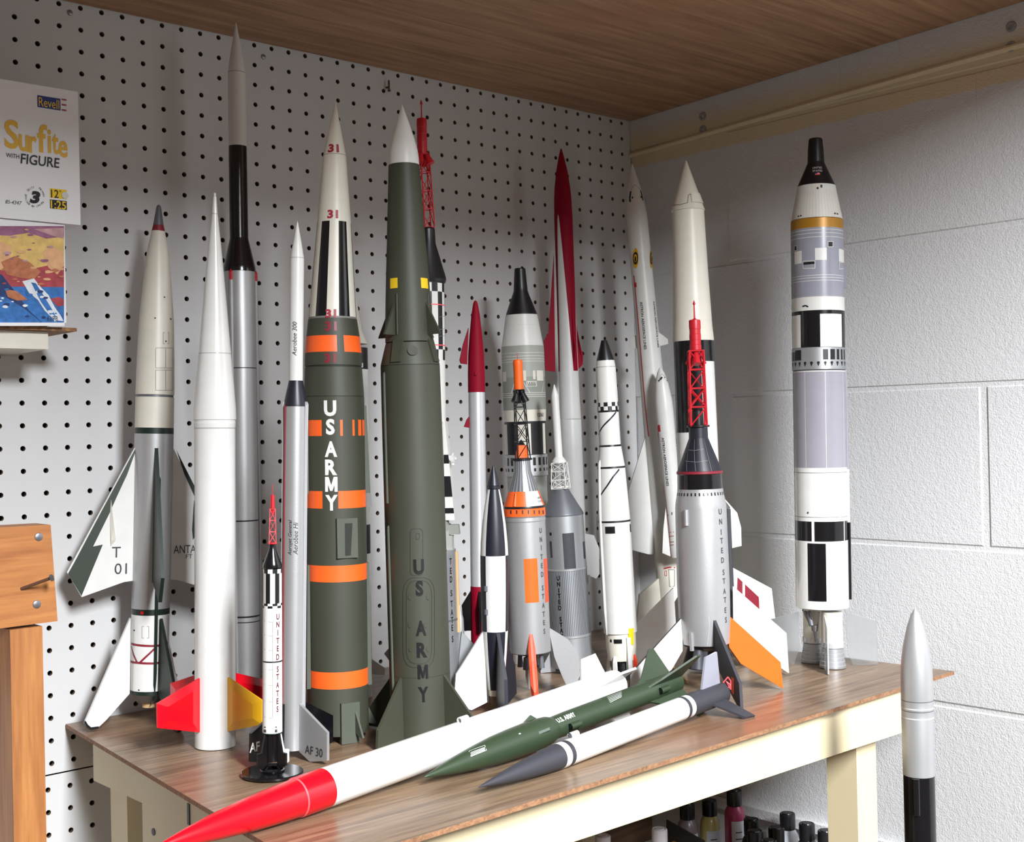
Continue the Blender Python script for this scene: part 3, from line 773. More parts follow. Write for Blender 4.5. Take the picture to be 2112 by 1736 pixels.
# ---- 1 white and silver rocket with big delta fins, far left
r = Rocket('white and silver rocket with a grey-red tip and delta fins marked T 01', (306, 1490), (327.5, 420))
r.body('nose_cone', [('gunmetal', [(420,0),(421.5,3.4),(425,5),(461,10.6)]), ('band_red', [(473,13.4)]),
                     ('cream', [(515,21.7),(577,28.2),(653,34.6),(730,37.2),(800,38.6),(811,38.8),(811.4,37.4)])])
r.body('body_tube', [('gunmetal', [(811.5,37.2),(816,37.2)]), ('cream', [(816.2,38.6),(880,38.9)]), ('green_black', [(892.5,38.9)]), ('silver', [(1255.6,38.2)]),
                     ('green_black', [(1268,38.3)]), ('gloss_white', [(1425,38.6)]), ('green_black', [(1433,38.4)]), ('steel', [(1447,25),(1448,14)])])
r.body('motor_tube', [('balsa', [(1443,13.5),(1458,13.5)])], n=24)
for k in range(7):
    a = math.radians(k*51.4+20); z = r.pz(1440)
    mb = MB(); q = r.px(25, z); mb.tube((q*math.cos(a), -q*math.sin(a), z), (q*.75*math.cos(a+.2), -q*.75*math.sin(a+.2), z-r.px(11, z)), .0012, 'steel', .0003, n=5); mb.build('foil_tab', r.root)
for pts in ([(336.5,684),(348,684),(348,707),(336.5,707)], [(321,716),(356,716),(356,757),(321,757)], [(321,761.5),(356,761.5),(356,803),(321,803)], [(293,1290),(307,1290),(307,1314),(293,1314)]):
    r.line('line_grey', pts, .9, True)
r.line('line_grey', [(341.6,716),(341.6,757)], .9); r.line('line_grey', [(341.6,761.5),(341.6,803)], .9)
for x, y in ((339,611),(320,654),(352,656),(342,702),(286.5,1421),(277,1298)): r.rect('black', x-1.4, y-1.4, x+1.4, y+1.4)
r.rect('red', 290, 1259, 296, 1265)
r.line('band_red', [(271,1325),(290,1329),(322,1330),(346,1324)], 4.5); r.line('band_red', [(268.5,1361),(287,1365),(320,1366),(344,1360)], 4.5)
r.line('band_red', [(271,1330),(283,1364)], 4); r.line('band_red', [(323,1331),(289,1364)], 4); r.line('band_red', [(332,1330),(344,1362)], 4)
PH = (170, 83, -9)
r.fins(PH, [(283,916),(138,1178),(168,1229),(255,1198),(280,1195)], .0038, ['gloss_white','green_black','gloss_white'], name='delta_fin', label=['white delta fin with dark green leading edge', 'dark green delta fin', None])
r.fin_poly('fin_green', 170, [(281,925),(262,977),(241,1022),(226,1056),(192,1125),(212,1121),(168,1227),(140,1181),(152,1160),(212,1047),(280,921)][::-1])
r.fin_text('T', 170, 240, 1136, 23, 'letter_dark', 17); r.fin_text('01', 170, 249, 1170, 23, 'letter_dark', 24)
r.fin_poly('green_black', -9, [(363,925),(403,1004),(403,1026),(380,975)])
r.fin_poly('green_black', -9, [(400,1030),(404,1030),(404,1100),(398,1112),(396,1090)])
r.fin_text('ANTA', -9, 381, 1130, 18, 'letter_dark', 45); r.fin_text('FT', -9, 390, 1145, 9, 'letter_dark', 13)
c = r.fpt(229, 1027, 170); mb = MB()
e = r.fpt(228, 1125, 170); s1 = r.fpt(238.5, 1112, 170); s0 = r.fpt(226.5, 1066, 170); nn = V((math.sin(math.radians(170)), math.cos(math.radians(170)), 0)); nn *= -1 if nn.y > 0 else 1
mb.add([c, s0, e, s1, (s0+s1)/2+nn*.004, e+(c-e)*.12+nn*.003], [(0,1,4),(1,2,5,4),(2,3,5),(3,0,4),(3,4,5)], 'cream'); mb.build('fin_pod', r.root)
r.conduit('green_black', 74, 985, 1432, 7, 'spine')
PT = (156, 62, 300)
r.fins(PT, [(268,1272),(174,1487),(178,1496),(200,1499),(218,1482),(266,1428)], .0036, ['gloss_white','green_black','gloss_white'], name='tail_fin', label=[None, 'dark green tail fin', None])
P = [r.plane(x, y, 156) for x, y in ((172,1487),(177,1497),(185,1502),(201,1499.5),(202,1495),(186,1497),(179,1491),(175,1484))]
r.fins(PT, P, .0056, 'black', rz=True, name='fin_tip')
r.done()

# ---- 2 plain glossy white rocket with red and yellow fins
r = Rocket('glossy plain white rocket with a long pointed nose and red and yellow fins', (444, 1538), (443, 398))
r.body('nose_cone', [('gloss_white', [(398,0),(399,2.2),(403,2.6),(405,1.9),(406,3.4),(441,6)]), ('line_grey', [(442,6)]), ('gloss_white', [(500,12.4),(554,17.6),(640,25.2),(728,32.8)]), ('line_grey', [(729,32.9)]),
                     ('gloss_white', [(800,39.4),(845,42.8),(864,43.4),(866,43.2),(867,42)])])
r.body('body_tube', [('gloss_white', [(867.2,41.8),(872,41.8),(873,42.2),(883,41.6)]), ('line_grey', [(884.2,41.4)]), ('gloss_white', [(887,41.3),(1200,41.4),(1548,41.6)])])
r.fins((141, 51, -39, 231), [(412,1398),(323,1452),(324,1502),(410,1512)], .0062, ['red','yellow','red','red'], name='fin', wedge=True, label=['bright red fin','yellow fin',None,None])
r.done()

# ---- 3 tallest rocket: white tip, black middle, silver tube
r = Rocket('tallest rocket, thin white and black upper stage on a silver tube, nose reaching the shelf', (507, 1456), (486.5, 45))
r.body('nose_cone', [('white', [(45,0),(47,.9),(80,7),(120,14.4),(145,17.7)]), ('line_grey', [(146,17.7)]), ('white', [(170,18),(298,18.3)])])
r.body('upper_stage', [('gloss_black', [(298.2,18.5),(488,18.9),(492,19.5),(546,32.2),(549,32.8),(557,33)])])
r.body('body_tube', [('silver', [(557.2,32),(757,32)]), ('black', [(759,32)]), ('silver', [(1073,31.8)]), ('black', [(1076,31.8)]), ('silver', [(1271,31.6)]), ('black', [(1274.5,31.6)]), ('silver', [(1283,31.6)]), ('black', [(1285,31.6)]), ('silver', [(1462,31.5)])])
for ph in (122, 4, 244): r.conduit('silver', ph, 560, 1440, 7, cap=('tower_red', 20))
r.line('dull_silver', [(505,1180),(527,1168)], 1.5); r.line('dull_silver', [(505,1376),(524,1362)], 1.5)
r.done()

# ---- 4 little black and white rocket on a round black stand
r = Rocket('little black and white rocket with a red escape tower on a round black stand', (562, 1598), (562.5, 1012))
r.body('escape_motor', [('tower_red', [(1012,.6),(1034,.8),(1034.5,4.2),(1062,4.8),(1063,3.4),(1072,3.4),(1078,1.4)])], n=16)
r.tower('pink', 1063, 1134, 5.6, 7.2, 4, 3, 1.5, 45)
r.body('tower_base', [('tower_red', [(1133,9.4),(1136,9.4)])], n=24)
r.body('capsule', [('gloss_black', [(1136.5,6.6),(1143,7),(1150,8.6),(1176,18.6),(1181,20),(1186,20),(1188,18.6)])])
chk = lambda o, n=12: (lambda p: 'black' if int((p+o) % 360 // (360/n)) % 2 == 0 else 'white')
r.body('body_tube', [(chk(0), [(1188.2,19.4),(1197,19.4)]), (chk(15), [(1259,19.6)]), (chk(0), [(1264,19.6)]), (chk(30), [(1269,19.6)]), ('white', [(1378,19.9)]), ('black', [(1381,19.9)]), ('white', [(1527,20.3)]), ('green_black', [(1529,20.4)])], n=48)
for y in (1296,1325,1355,1395,1427,1461,1494): r.line('line_grey', [(546,y-2),(556,y),(563,y+.6)], .6)
r.line('line_grey', [(563,1296),(563,1494)], .6)
for ch, y in zip('UNITEDSTATES', (1285,1301,1318,1334.5,1350.6,1368,1393,1409,1426,1443,1459,1475.5)): r.text(ch, 573.3-(y-1285)*.004, y, 12, 'letter_brown', 'h', 6.8, bold=.026)
for x in (546.5, 569): r.rect('letter_dark', x-1, 1512, x+2, 1514.5); r.rect('letter_grey', x-2, 1518, x+3, 1524)
r.body('engine_section', [('gloss_black', [(1529.2,14),(1586,14.5)])], n=24)
z = [r.pz(y) for y in (1526,1562,1563,1595,1588,1529)]; k = r.px(1, z[0])
r.fins((148, 38, -22, 232), [(15*k,z[0]),(18.5*k,z[0]),(26*k,z[1]),(36*k,z[2]),(36*k,z[4]),(24*k,z[3]),(14*k,z[4])], .0026, ['gloss_black','gloss_black','white','gloss_black'], rz=True, name='fin', label=[None,None,'white fin',None])
zr = r.pz(1601); zd = 0.0
mb = MB(); mb.lathe([(-.0055,.0285),(-.0045,.0292),(-.0030,.0292),(-.0024,.0285),(-.0024,.0003)], 'gloss_black', 40); st = mb.build('stand_disc', r.root)
mb = MB(); R_ = r.px(23, zr)
for i in range(32):
    a, b = 2*math.pi*i/32, 2*math.pi*(i+1)/32
    mb.tube((R_*math.cos(a), R_*math.sin(a), zr), (R_*math.cos(b), R_*math.sin(b), zr), .0011, 'gloss_black', n=6, cap=False)
for k_ in range(4):
    a = math.radians(45+90*k_); f = V((R_*.9*math.cos(a), R_*.9*math.sin(a), -.0024))
    for g in (-.42, 0, .42): mb.tube(f, (R_*math.cos(a+g), R_*math.sin(a+g), zr), .0007, 'gloss_black', n=5)
    mb.tube((R_*math.cos(a), R_*math.sin(a), zr), (R_*.62*math.cos(a), R_*.62*math.sin(a), zr+.004), .001, 'gloss_black', n=5)
mb.build('stand_frame', r.root); r.done()

# ---- 5 slim silver sounding rocket with white upper stage
r = Rocket('slim silver rocket with handwritten names, a white upper stage and one black fin', (603, 1562), (613.8, 468))
r.body('nose_cone', [('white', [(468,0),(470,.8),(505,7.6),(542.5,14.2)]), ('line_grey', [(543.4,14.2)]), ('white', [(545,14.3),(797,14.2)])])
r.body('adapter', [('navy', [(797.2,14.4),(845,24.6),(850,24.8)])])
r.body('body_tube', [('silver', [(850.2,23.8),(1200,24),(1562,24.4)])])
for ph in (35, 20, -60): r.conduit('bright_silver', ph, 846, 1556, 5)
r.conduit('bright_silver', 172, 846, 1556, 4.5); r.conduit('band_red', 150, 850, 1552, 3.2, name='red_conduit')
r.text('Aerobee 300', 607.5, 711, 9.5, 'letter_dark', 'up', 70, shear=.25); r.text('Aerojet General', 598, 1121, 8, 'letter_dark', 'up', 72, shear=.25); r.text('Aerobee Hi', 609.5, 1123, 10, 'letter_dark', 'up', 66, shear=.25)
r.fins((50, 140, 230, -40), [(621,1463),(677,1523),(677,1581),(642,1583),(619,1561)], .0032, ['silver','gloss_black','silver','gloss_black'], label=['silver fin','black fin',None,None])
r.fin_text('AF 30', 50, 648, 1561, 18, 'letter_dark', 34); r.fin_text('AF', 140, 525, 1552.5, 19, 'gloss_white', 19, bold=.02)
r.done()

# ---- 6 olive missile with black and white nose and orange bands
r = Rocket('olive missile with a black-striped white nose, orange bands and white army lettering', (698, 1520), (688, 222))
stripes = lambda p: 'gloss_black' if ((p-46) % 60) < 30 else 'cream'
r.body('nose_cone', [('cream', [(222,0,4),(224,1,4),(260,9,3),(329,23.5,1.6)]), ('line_grey', [(330,23.6,1.6)]), ('cream', [(331,23.8,1.6),(468,34.8,-.5)]), (stripes, [(570,42.2,-3),(664,49,-5)]), ('line_grey', [(668,49.2,-5)])])
og = lambda *g: (lambda p: 'olive' if any(a <= p < b for a, b in g) else 'orange')
r.body('guidance_section', [('olive', [(668.2,50,-5),(704,54.6,-4.5)]), (og((66,79)), [(738,58,-4)]), ('olive', [(765,58.5,-4),(766,57.2,-4)])])
r.body('upper_body', [('olive_dark', [(766.2,57,-4),(768.5,57,-4)]), ('olive', [(769,58.4,-4),(829,61.4,-3)])])
def b2(p): return 'olive' if 79 <= p < 116 or 57 <= p < 73 or 39 <= p < 49.5 or 24 <= p < 31 else 'orange'
r.body('body_tube', [('olive_dark', [(829.2,60.6,-3),(830,60.6,-3)]), ('olive', [(830.5,61.6,-3),(879,61.8,-2.6)]), (b2, [(912,62,-2.4)]), ('olive', [(1026,62.3,-2)]), (og((84,117)), [(1062,62.4,-2)]), ('olive', [(1180,62.6,-1)]), ('orange', [(1214,62.6,-1)]),
                     ('olive', [(1400,62.8,-.5)]), ('orange', [(1435,62.8,-.4)]), ('olive', [(1533,63,0)])], n=72)
for ch, x, y in (('U',681,854),('S',681.5,892.5),('A',682.8,938.5),('R',683,976),('M',683.5,1012),('Y',684,1049)): r.text(ch, x, y, 30, 'gloss_white', 'h', 25, bold=.042)
for x, y in ((688,318),(686.5,454),(682.5,659)): r.text('31', x, y, 16.5, 'letter_red', 'h', 22, bold=.045)
for x, y in ((682.5,685),(681,751)): r.text('31', x, y, 18, 'band_red', 'h', 24, bold=.045)
r.block('olive_light', 70, 1078, 1158, 44, 4, 'side_pad'); r.block('olive_light', 68, 1450, 1532, 40, 4, 'side_pad')
r.block('olive_light', -8, 850, 1030, 40, 7, 'side_pad', top=.2); r.block('olive_light', -8, 1174, 1425, 40, 5, 'side_pad', top=.3)
r.block('olive_light', 168, 850, 1030, 40, 7, 'side_pad', top=.2); r.block('olive_light', 168, 1174, 1425, 40, 5, 'side_pad', top=.3)
zz0, zz1 = r.pz(1153), r.pz(1088)
mb = MB(); a = math.radians(66); q = r.rz(zz0)+r.px(4.4, zz0); dv = V((math.cos(a), -math.sin(a), 0)); nn = V((math.sin(a), math.cos(a), 0))
mb.add([dv*q+nn*g*r.px(10, zz0)+V((0,0,z))+V((-1.5*.0005,0,0)) for g, z in ((-1,zz0),(1,zz0),(1,zz1),(-1,zz1))], [(0,1,2,3)], 'olive_dark'); mb.build('dark_label', r.root)
k = r.px(1, .02)
r.fins((58, 148, 238, -32), [(63*k,r.pz(1455)),(66*k,r.pz(1452)),(94*k,.001),(86*k,.0006),(62*k,.006)], .0022, 'olive_light', rz=True)
r.done()

# ---- 7 all-olive missile with white nose
r = Rocket('tall plain olive missile with a white nose cone and dark army lettering', (870, 1516), (829, 209))
r.body('nose_cone', [('white', [(209,0),(211,1.2),(240,12),(270,22),(296,29),(310,30.8),(328,31.6)])])
r.body('upper_body', [('olive', [(328.2,31.7),(442,37.8),(563,44.4),(640,48),(692,49.6),(696,49.8),(696.5,48.6)])])
r.body('collar', [('olive', [(698,49.2),(742,60.6),(744,61)])])
r.body('body_tube', [('olive_dark', [(744.2,60.4),(745.2,60.4)]), ('olive', [(745.6,61),(900,62),(1127,62.6),(1391,62.6)]), ('olive_dark', [(1392,62.6)]), ('olive', [(1524,62.6)])])
for ch, x, y in (('U',863.6,1161.5),('S',865,1206),('A',868,1288),('R',870,1333),('M',872,1379),('Y',873,1424.5)): r.text(ch, x, y, 29, 'black', 'h', 21.5, bold=.045)
r.rect('bright_yellow', 805, 567, 820, 588); r.rect('bright_yellow', 868, 567, 882, 588)
r.fins((128, 38, 218, -52), [(812,611),(792,683),(817,685)], .0026, 'olive', name='vane')
for ph in (119, 29, 209): r.conduit('olive', ph, 603, 686, 4, name='vane_rail', taper=False)
for ph in (118, 28): r.block('olive', ph, 697, 742, 22, 3, 'fairing', top=.3)
mb = MB(); pa, pz_ = r.surf(851, 717); c = r.sp(pa, pz_, 0); nrm = V((math.cos(math.radians(pa)), -math.sin(math.radians(pa)), .35)).normalized()
mb.tube(c-nrm*.002, c+nrm*.0012, r.px(10.5, pz_), 'olive', n=24); mb.build('round_cover', r.root)
r.conduit('olive_light', 150, 766, 1028, 6); r.conduit('olive_light', 150, 1078, 1408, 6); r.conduit('olive_light', -25, 766, 1400, 6)
def rr(x0, y0, x1, y1, q, w=.9):
    pts = []
    for cx_, cy_, a0 in ((x1-q, y0+q*1.5, -90), (x1-q, y1-q*1.5, 0), (x0+q, y1-q*1.5, 90), (x0+q, y0+q*1.5, 180)):
        pts += [(cx_+q*math.cos(math.radians(a0+30*i)), cy_+q*1.5*math.sin(math.radians(a0+30*i))) for i in range(4)]
    r.line('olive_dark', pts, w, True)
rr(831, 1185, 896, 1370, 20); rr(838, 1191, 890, 1362, 17); rr(846, 1084, 872, 1180, 6); rr(858, 1093, 865, 1106, 2)
for x, y in ((846,1225),(884,1225),(846,1282),(879,1282),(848,1332),(884,1332)): r.line('olive_dark', [(x+5*math.cos(a*.5+1.4), y+6*math.sin(a*.5+1.4)) for a in range(6)], .8)
r.fins((128, 38, 218, -52), [(826,1386),(778,1500),(776.5,1537),(832,1519)], .003, 'olive')
r.done()

# ---- white rocket hidden behind the olive-banded missile
r = Rocket('mostly hidden white rocket with a black band, just behind the orange-banded missile', (734, 1436), (722, 490))
r.body('nose_cone', [('cream', [(490,0),(604,10.5),(674,22),(701,33)])])
r.body('body_tube', [('black', [(709,33),(754,33.4)]), ('white', [(1000,33.4),(1436,34)])])
r.rect('white', 745, 742, 748.5, 751)
r.block('greywhite', 5, 985, 1040, 20, 4, 'fairing', top=.2); r.rect('black', 756, 1075, 764, 1135)
r.fins((5, 95, 185, 275), [(768,1351),(794,1371),(793,1385),(768,1383)], .003, 'white')
r.done()

# ---- rocket with red escape tower behind the white-nosed olive missile
r = Rocket('checkered white rocket with a dark red lattice escape tower, behind the white-nosed olive missile', (893, 1462), (868.5, 193))
r.body('escape_motor', [('tower_red', [(193,0),(200,2.8),(203,2.8),(204,1.2),(230,1.4),(231,9.8),(236,10.6),(248,10.6),(249,10),(262,10.6),(263,10),(278,10.6),(279,10),(303,10.6),(306,9)])], n=28)
k = r.px(1, r.pz(312))
for g in range(4):
    a = math.radians(20+90*g); c = V((6*k*math.cos(a), -6*k*math.sin(a), 0)); mb = MB(); mb.tube(c+V((0,0,r.pz(302))), c*3.0+V((0,0,r.pz(327))), 4*k, 'tower_red', 8.5*k, n=16); mb.build('exhaust_nozzle', r.root)
r.tower('tower_red', 306, 458, 9.5, 10.5, 4, 4, 2.6, 25, dx=(2, 9))
r.body('capsule', [('black', [(456,13,8),(459,15,8),(488,16,8),(556,41,3),(561,43.5,1),(567,42.5,0)])])
cw = lambda o: sectors(*[((o+i*40) % 360, (o+i*40+20) % 360, 'black') for i in range(9)])
r.body('body_tube', [('black', [(567.2,40.5),(570,40.5)]), (cw(12), [(588,40.4)]), (cw(32), [(708,39.8)]), (cw(12), [(730,39.2)]), ('white', [(862,38)])], n=72)
for y in (615, 699): r.ring('pink', y, 2)
for y in (642, 668, 682): r.line('line_grey', [(905,y),(918,y-3)], .8)
r.body('service_section', [('white', [(862.2,38.5),(1060,39)]), ('grey', [(1062,40),(1085,43)]), ('palegrey', [(1126,43.5)])])
r.block('white', 8, 858, 1060, 40, 15, 'fairing', top=.05)
k = r.px(1, r.pz(935)); z = r.pz(935); mb = MB(); rb = r.rz(z)+13*k; ph = math.radians(20); dv = V((math.cos(ph), -math.sin(ph), 0)); nn = V((math.sin(ph), math.cos(ph), 0)); c = dv*rb+V((0,0,z))
mb.box((-5*k,-4*k,-7*k), (5*k,4*k,7*k), 'greywhite', M=Matrix.Translation(c) @ Matrix.Rotation(-ph, 4, 'Z'))
for e in (V((0,0,1)), V((0,0,-1)), nn, -nn): mb.tube(c+e*5*k, c+e*13*k+dv*2*k, 2*k, 'greywhite', 4*k, n=10)
mb.build('thruster_quad', r.root)
for y0, y1 in ((926,944),(970,1012),(1035,1046)):
    z0, z1 = r.pz(y1), r.pz(y0); mb = MB(); a = math.radians(8); dv = V((math.cos(a), -math.sin(a), 0)); nn = V((math.sin(a), math.cos(a), 0))
    mb.add([dv*(r.rz(z)+r.px(16, z)*(.05+.95*(r.pz(858)-z)/(r.pz(858)-r.pz(1060)))-g*.001)+nn*(-r.px(20.6, z)*1)+V((0,0,z)) for g, z in ((0,z0),(0,z1))]+[dv*(r.rz(z)-.002)+nn*(-r.px(20.6, z))+V((0,0,z)) for z in (z1,z0)], [(0,1,2,3)], 'black'); mb.build('black_panel', r.root)
r.block('grey', 10, 1070, 1090, 18, 20, 'equipment_box'); r.block('palegrey', 14, 1092, 1124, 16, 6, 'equipment_box')
r.body('booster_stage', [('dull_silver', [(1126.2,53.5),(1462,56)])])
r.conduit('balsa', 8, 1126, 1292, 8, 'tan_strip', taper=False); r.ring('gunmetal', 1272, 4)
at = (1074,1090,1128,1145,1164.5,1182,1210.6,1232.5,1250,1266,1282,1305)
for ch, y in zip('UNITEDSTATES', at): r.text(ch, 928.5+(y-1128)*.026, y, 13, 'black', 'h', 7.5, bold=.02)
z0, z1 = r.pz(1372), r.pz(1240); k = r.px(1, z0)
for ph in (0, 90, 180, 270):
    a = math.radians(ph-14); q = 61*k; mb = MB(); mb.lathe([(z0-14*k,3*k),(z0,8*k),(z0+30*k,10*k),(z1-60*k,9*k),(z1-28*k,8*k),(z1,1.2*k)], 'dull_silver', 20, c=(q*math.cos(a), -q*math.sin(a))); mb.build('booster', r.root)
r.fins((-3, 87, 177, 267), [(952,1290),(988,1328),(966,1362),(950,1380)], .003, 'dull_silver')
r.done()

# ---- red-nosed silver rocket
r = Rocket('slender silver-white rocket with a red scoop-sided nose and a dark red base', (991, 1421), (980.5, 619))
r.body('nose_cone', [('crimson', [(619,0),(620.5,3),(626,5),(650,9),(690,13),(730,16.4),(770,17.6),(808,17.8)])])
r.body('body_tube', [('bright_silver', [(808.2,17),(1000,17.2),(1210,17.6)]), ('crimson', [(1212,18),(1424,18.4)])])
for ph in (172,): r.fins((ph,), [(966,676),(955,710),(948,742),(950,749),(963,751)], .006, 'crimson', ref=172, name='nose_scoop')
r.fins((172,), [(970,858),(962,866),(957,880),(970,882)], .005, 'crimson', ref=172, name='lug')
z = r.pz(771); mb = MB(); c = r.sp(95, z, 0); mb.tube(c-V((0,0,.002)), c+V((0,0,.002)), .0022, 'crimson', .001, n=10); mb.build('launch_lug', r.root)
r.fins((178, 88, -2, 268), [(970,1216),(952,1248),(957,1300),(970,1300)], .003, 'gloss_black')
r.done()

# ---- small checkered black and white missile
r = Rocket('small curved black and white checkered missile with one large white tail fin', (1022.5, 1468), (1017.5, 960))
q1 = sectors((35,124,'navy'), (215,304,'navy')); q2 = sectors((124,215,'navy'), (304,35,'navy'))
r.body('nose_cone', [('navy', [(960,0),(961,2.2),(985,9.2),(1001,13),(1002,14),(1008,14),(1009,12.4)])])
r.body('hull', [(q1, [(1009.2,12.4),(1040,18.5),(1080,24.2),(1120,27.8),(1147,29)]), (q2, [(1180,29.2),(1230,28.8),(1270,28),(1304,27)]), (q1, [(1350,24),(1390,20.4),(1424,17)]), ('cream', [(1425,16),(1436,15.5)]), ('old_board', [(1440,14),(1470,13)])])
r.fins((166, 76, -62, 256), [(1004,1300),(940,1390),(935,1452),(972,1463),(1004,1447)], .0042, ['gloss_white','navy','navy','gloss_white'], name='tail_fin', label=['large white tail fin','dark tail fin','dark tail fin',None])
for y in (1210,1258): 
    z = r.pz(y); c = r.sp(126, z, .001); mb = MB(); mb.tube(c-V((0,0,.0028)), c+V((0,0,.0028)), .0022, 'gunmetal', n=10); mb.build('launch_lug', r.root)
r.done()

# ---- silver capsule rocket with bright orange escape motor
r = Rocket('silver rocket with a bright orange escape motor on a black lattice and orange panels', (1098, 1440), (1067, 731))
r.body('escape_motor', [('tower_red', [(731,.4),(745,.7)]), ('fluo_orange', [(745.5,7.5),(747,9),(752,10),(758,9.5),(800,9.6),(807,9.8),(808,8)])], n=28)
k = r.px(1, r.pz(815))
for g in range(3):
    a = math.radians(15+120*g); c = V((4*k*math.cos(a), -4*k*math.sin(a), 0)); mb = MB(); mb.tube(c+V((0,0,r.pz(808))), c*3.4+V((0,0,r.pz(833))), 4*k, 'black', 8*k, n=16); mb.build('exhaust_nozzle', r.root)
r.tower('black', 808, 950, 9.2, 13.5, 4, 4, 2.4, 35, dx=(0, 2))
r.body('antenna_box', [('black', [(911,1.5),(922,8)]), ('orange', [(922.5,10.5),(948,13)])], n=6)
r.body('tower_base', [('black', [(949,18),(950,21.5),(953,21.5),(954,18)])], n=32)
rib = lambda p: 'dull_silver' if int(p/7.5) % 2 else 'gunmetal'
r.body('capsule', [(rib, [(954.2,17),(976,17.6),(1018,31.2)]), (sectors((22,79,'white'), other='orange'), [(1018.2,31.5),(1049,42.3)]), ('black', [(1051,42.8),(1054,42.8)]), ('orange', [(1054.5,43.4),(1070,44)]), ('silver', [(1071,43.2),(1073,42.4)])])
for g in range(6):
    a = 40+g*22; r.line('bright_silver', [(r.B.x,0)], 1) if False else None
for x in (1054,1066,1078,1090,1102,1112,1120): r.rect('letter_dark', x-1.3, 1056, x+1.3, 1064+(x-1085)*.0)
z0, z1 = r.pz(1046), r.pz(1026); mb = MB(); a = math.radians(118); q = r.rz((z0+z1)/2); c = V((math.cos(a), -math.sin(a), 0))
mb.tube(c*(q+.0005)+V((0,0,z0)), c*(q-.003)+V((0,0,z1+.004)), .0026, 'orange', .001, n=12); mb.build('capsule_blister', r.root)
r.text('UNITED', 1113, 1030, 4.6, 'letter_dark', 'h', 19); r.text('STATES', 1114.5, 1037.5, 4.6, 'letter_dark', 'h', 18)
r.body('body_tube', [('silver', [(1073.2,43.2),(1080,43.4),(1082,42.6),(1228,42.6),(1354,42.4)]), ('gunmetal', [(1355,42),(1358,20)])], n=64)
for ch, y in zip('UNITEDSTATES', (1097.6,1116,1133,1152,1170,1188,1216,1233.6,1252,1270,1287.6,1305.4)): r.text(ch, 1115+(y-1097.6)*.037, y, 10.5, 'letter_grey', 'h', 7, bold=.02)
r.rect('fluo_orange', 1082, 1156, 1110, 1247); r.rect('red_orange', 1123, 1154, 1133.2, 1246)
k = r.px(1, .06); z = [r.pz(y) for y in (1297,1345,1392,1440,1440,1356)]
r.fins((86, 266), [(43*k,z[0]),(62*k,z[1]-.006),(92*k,z[2]-.012),(92*k,z[3]),(78*k,z[3]),(43*k,z[5])], .0085, ['red_orange','silver'], rz=True, wedge=True, label=['bright orange fin seen edge-on',None])
r.fins((-6,), [(1136,1297),(1172,1322),(1192,1350),(1196,1396),(1178,1438),(1160,1400),(1143,1358)], .004, 'silver')
r.fins((188,), [(1136,1297),(1160,1322),(1170,1350),(1172,1396),(1164,1438),(1154,1400),(1143,1358)], .004, 'silver', ref=-6)
for g in range(4):
    a = math.radians(25+90*g); r.cone('gunmetal', (24*k*math.cos(a), -24*k*math.sin(a)), 4.5*k, 6.5*k, r.pz(1355), r.pz(1380))
r.done()

# ---- grey-banded capsule launcher behind it
r = Rocket('grey-banded launcher with a black capsule, behind the orange-tipped silver rocket', (1100, 1366), (1072, 545.5))
r.body('capsule', [('black', [(545.5,10.4),(547,11.4),(585,14.2),(592,14.6),(636,31.4),(640,32.4)])])
r.body('adapter', [('white', [(640.2,33),(662,36.4)]), ('greywhite', [(663,36.6)]), ('white', [(700,42.6),(705,43.6)])])
r.body('upper_stage', [('palegrey', [(705.2,44),(770,44.4)]), ('grey', [(838,44.2)]), ('cream', [(862,43.4)]), ('black', [(867,43.2)]), (sectors((18,33,'cream'), (74,112,'cream'), (150,200,'cream'), (240,290,'cream'), other='black'), [(930,43)])], n=72)
for y in (720,727,733,738,803,807,811): r.ring('white', y, 1)
r.rect('cream', 1107, 757, 1120, 778); r.rect('cream', 1079, 757, 1085, 778); r.rect('cream', 1099, 757, 1104, 775); r.rect('cream', 1037, 760, 1044, 780)
r.rect('cream', 1086, 779, 1107, 790); r.rect('black', 1087.5, 780.5, 1105.5, 784); r.rect('grey', 1087.5, 784, 1105.5, 789, .0003)
r.line('white', [(1080,782),(1093,803)], 1.2); r.line('white', [(1121,782),(1117,803)], 1.2); r.line('white', [(1061,782),(1055,803)], 1.2)
r.text('12563', 1115, 848, 7.5, 'letter_dark', 'h', 18, bold=.02)
r.body('slotted_ring', [('silver', [(931,43),(932,43.8),(975,43.8),(976,42)])])
for i in range(14):
    ph = 200-i*16; z0, z1 = r.pz(952), r.pz(936); 
    if i % 5 != 2: r.patch('black', ph, ph-8, z0, z1)
    zc = r.pz(961); r.patch('black', ph-2, ph-8, zc-r.px(3.2, zc), zc+r.px(3.2, zc))
r.body('lower_stage', [('palegrey', [(976.2,41),(1200,41)]), ('white', [(1366,41)])])
r.done()

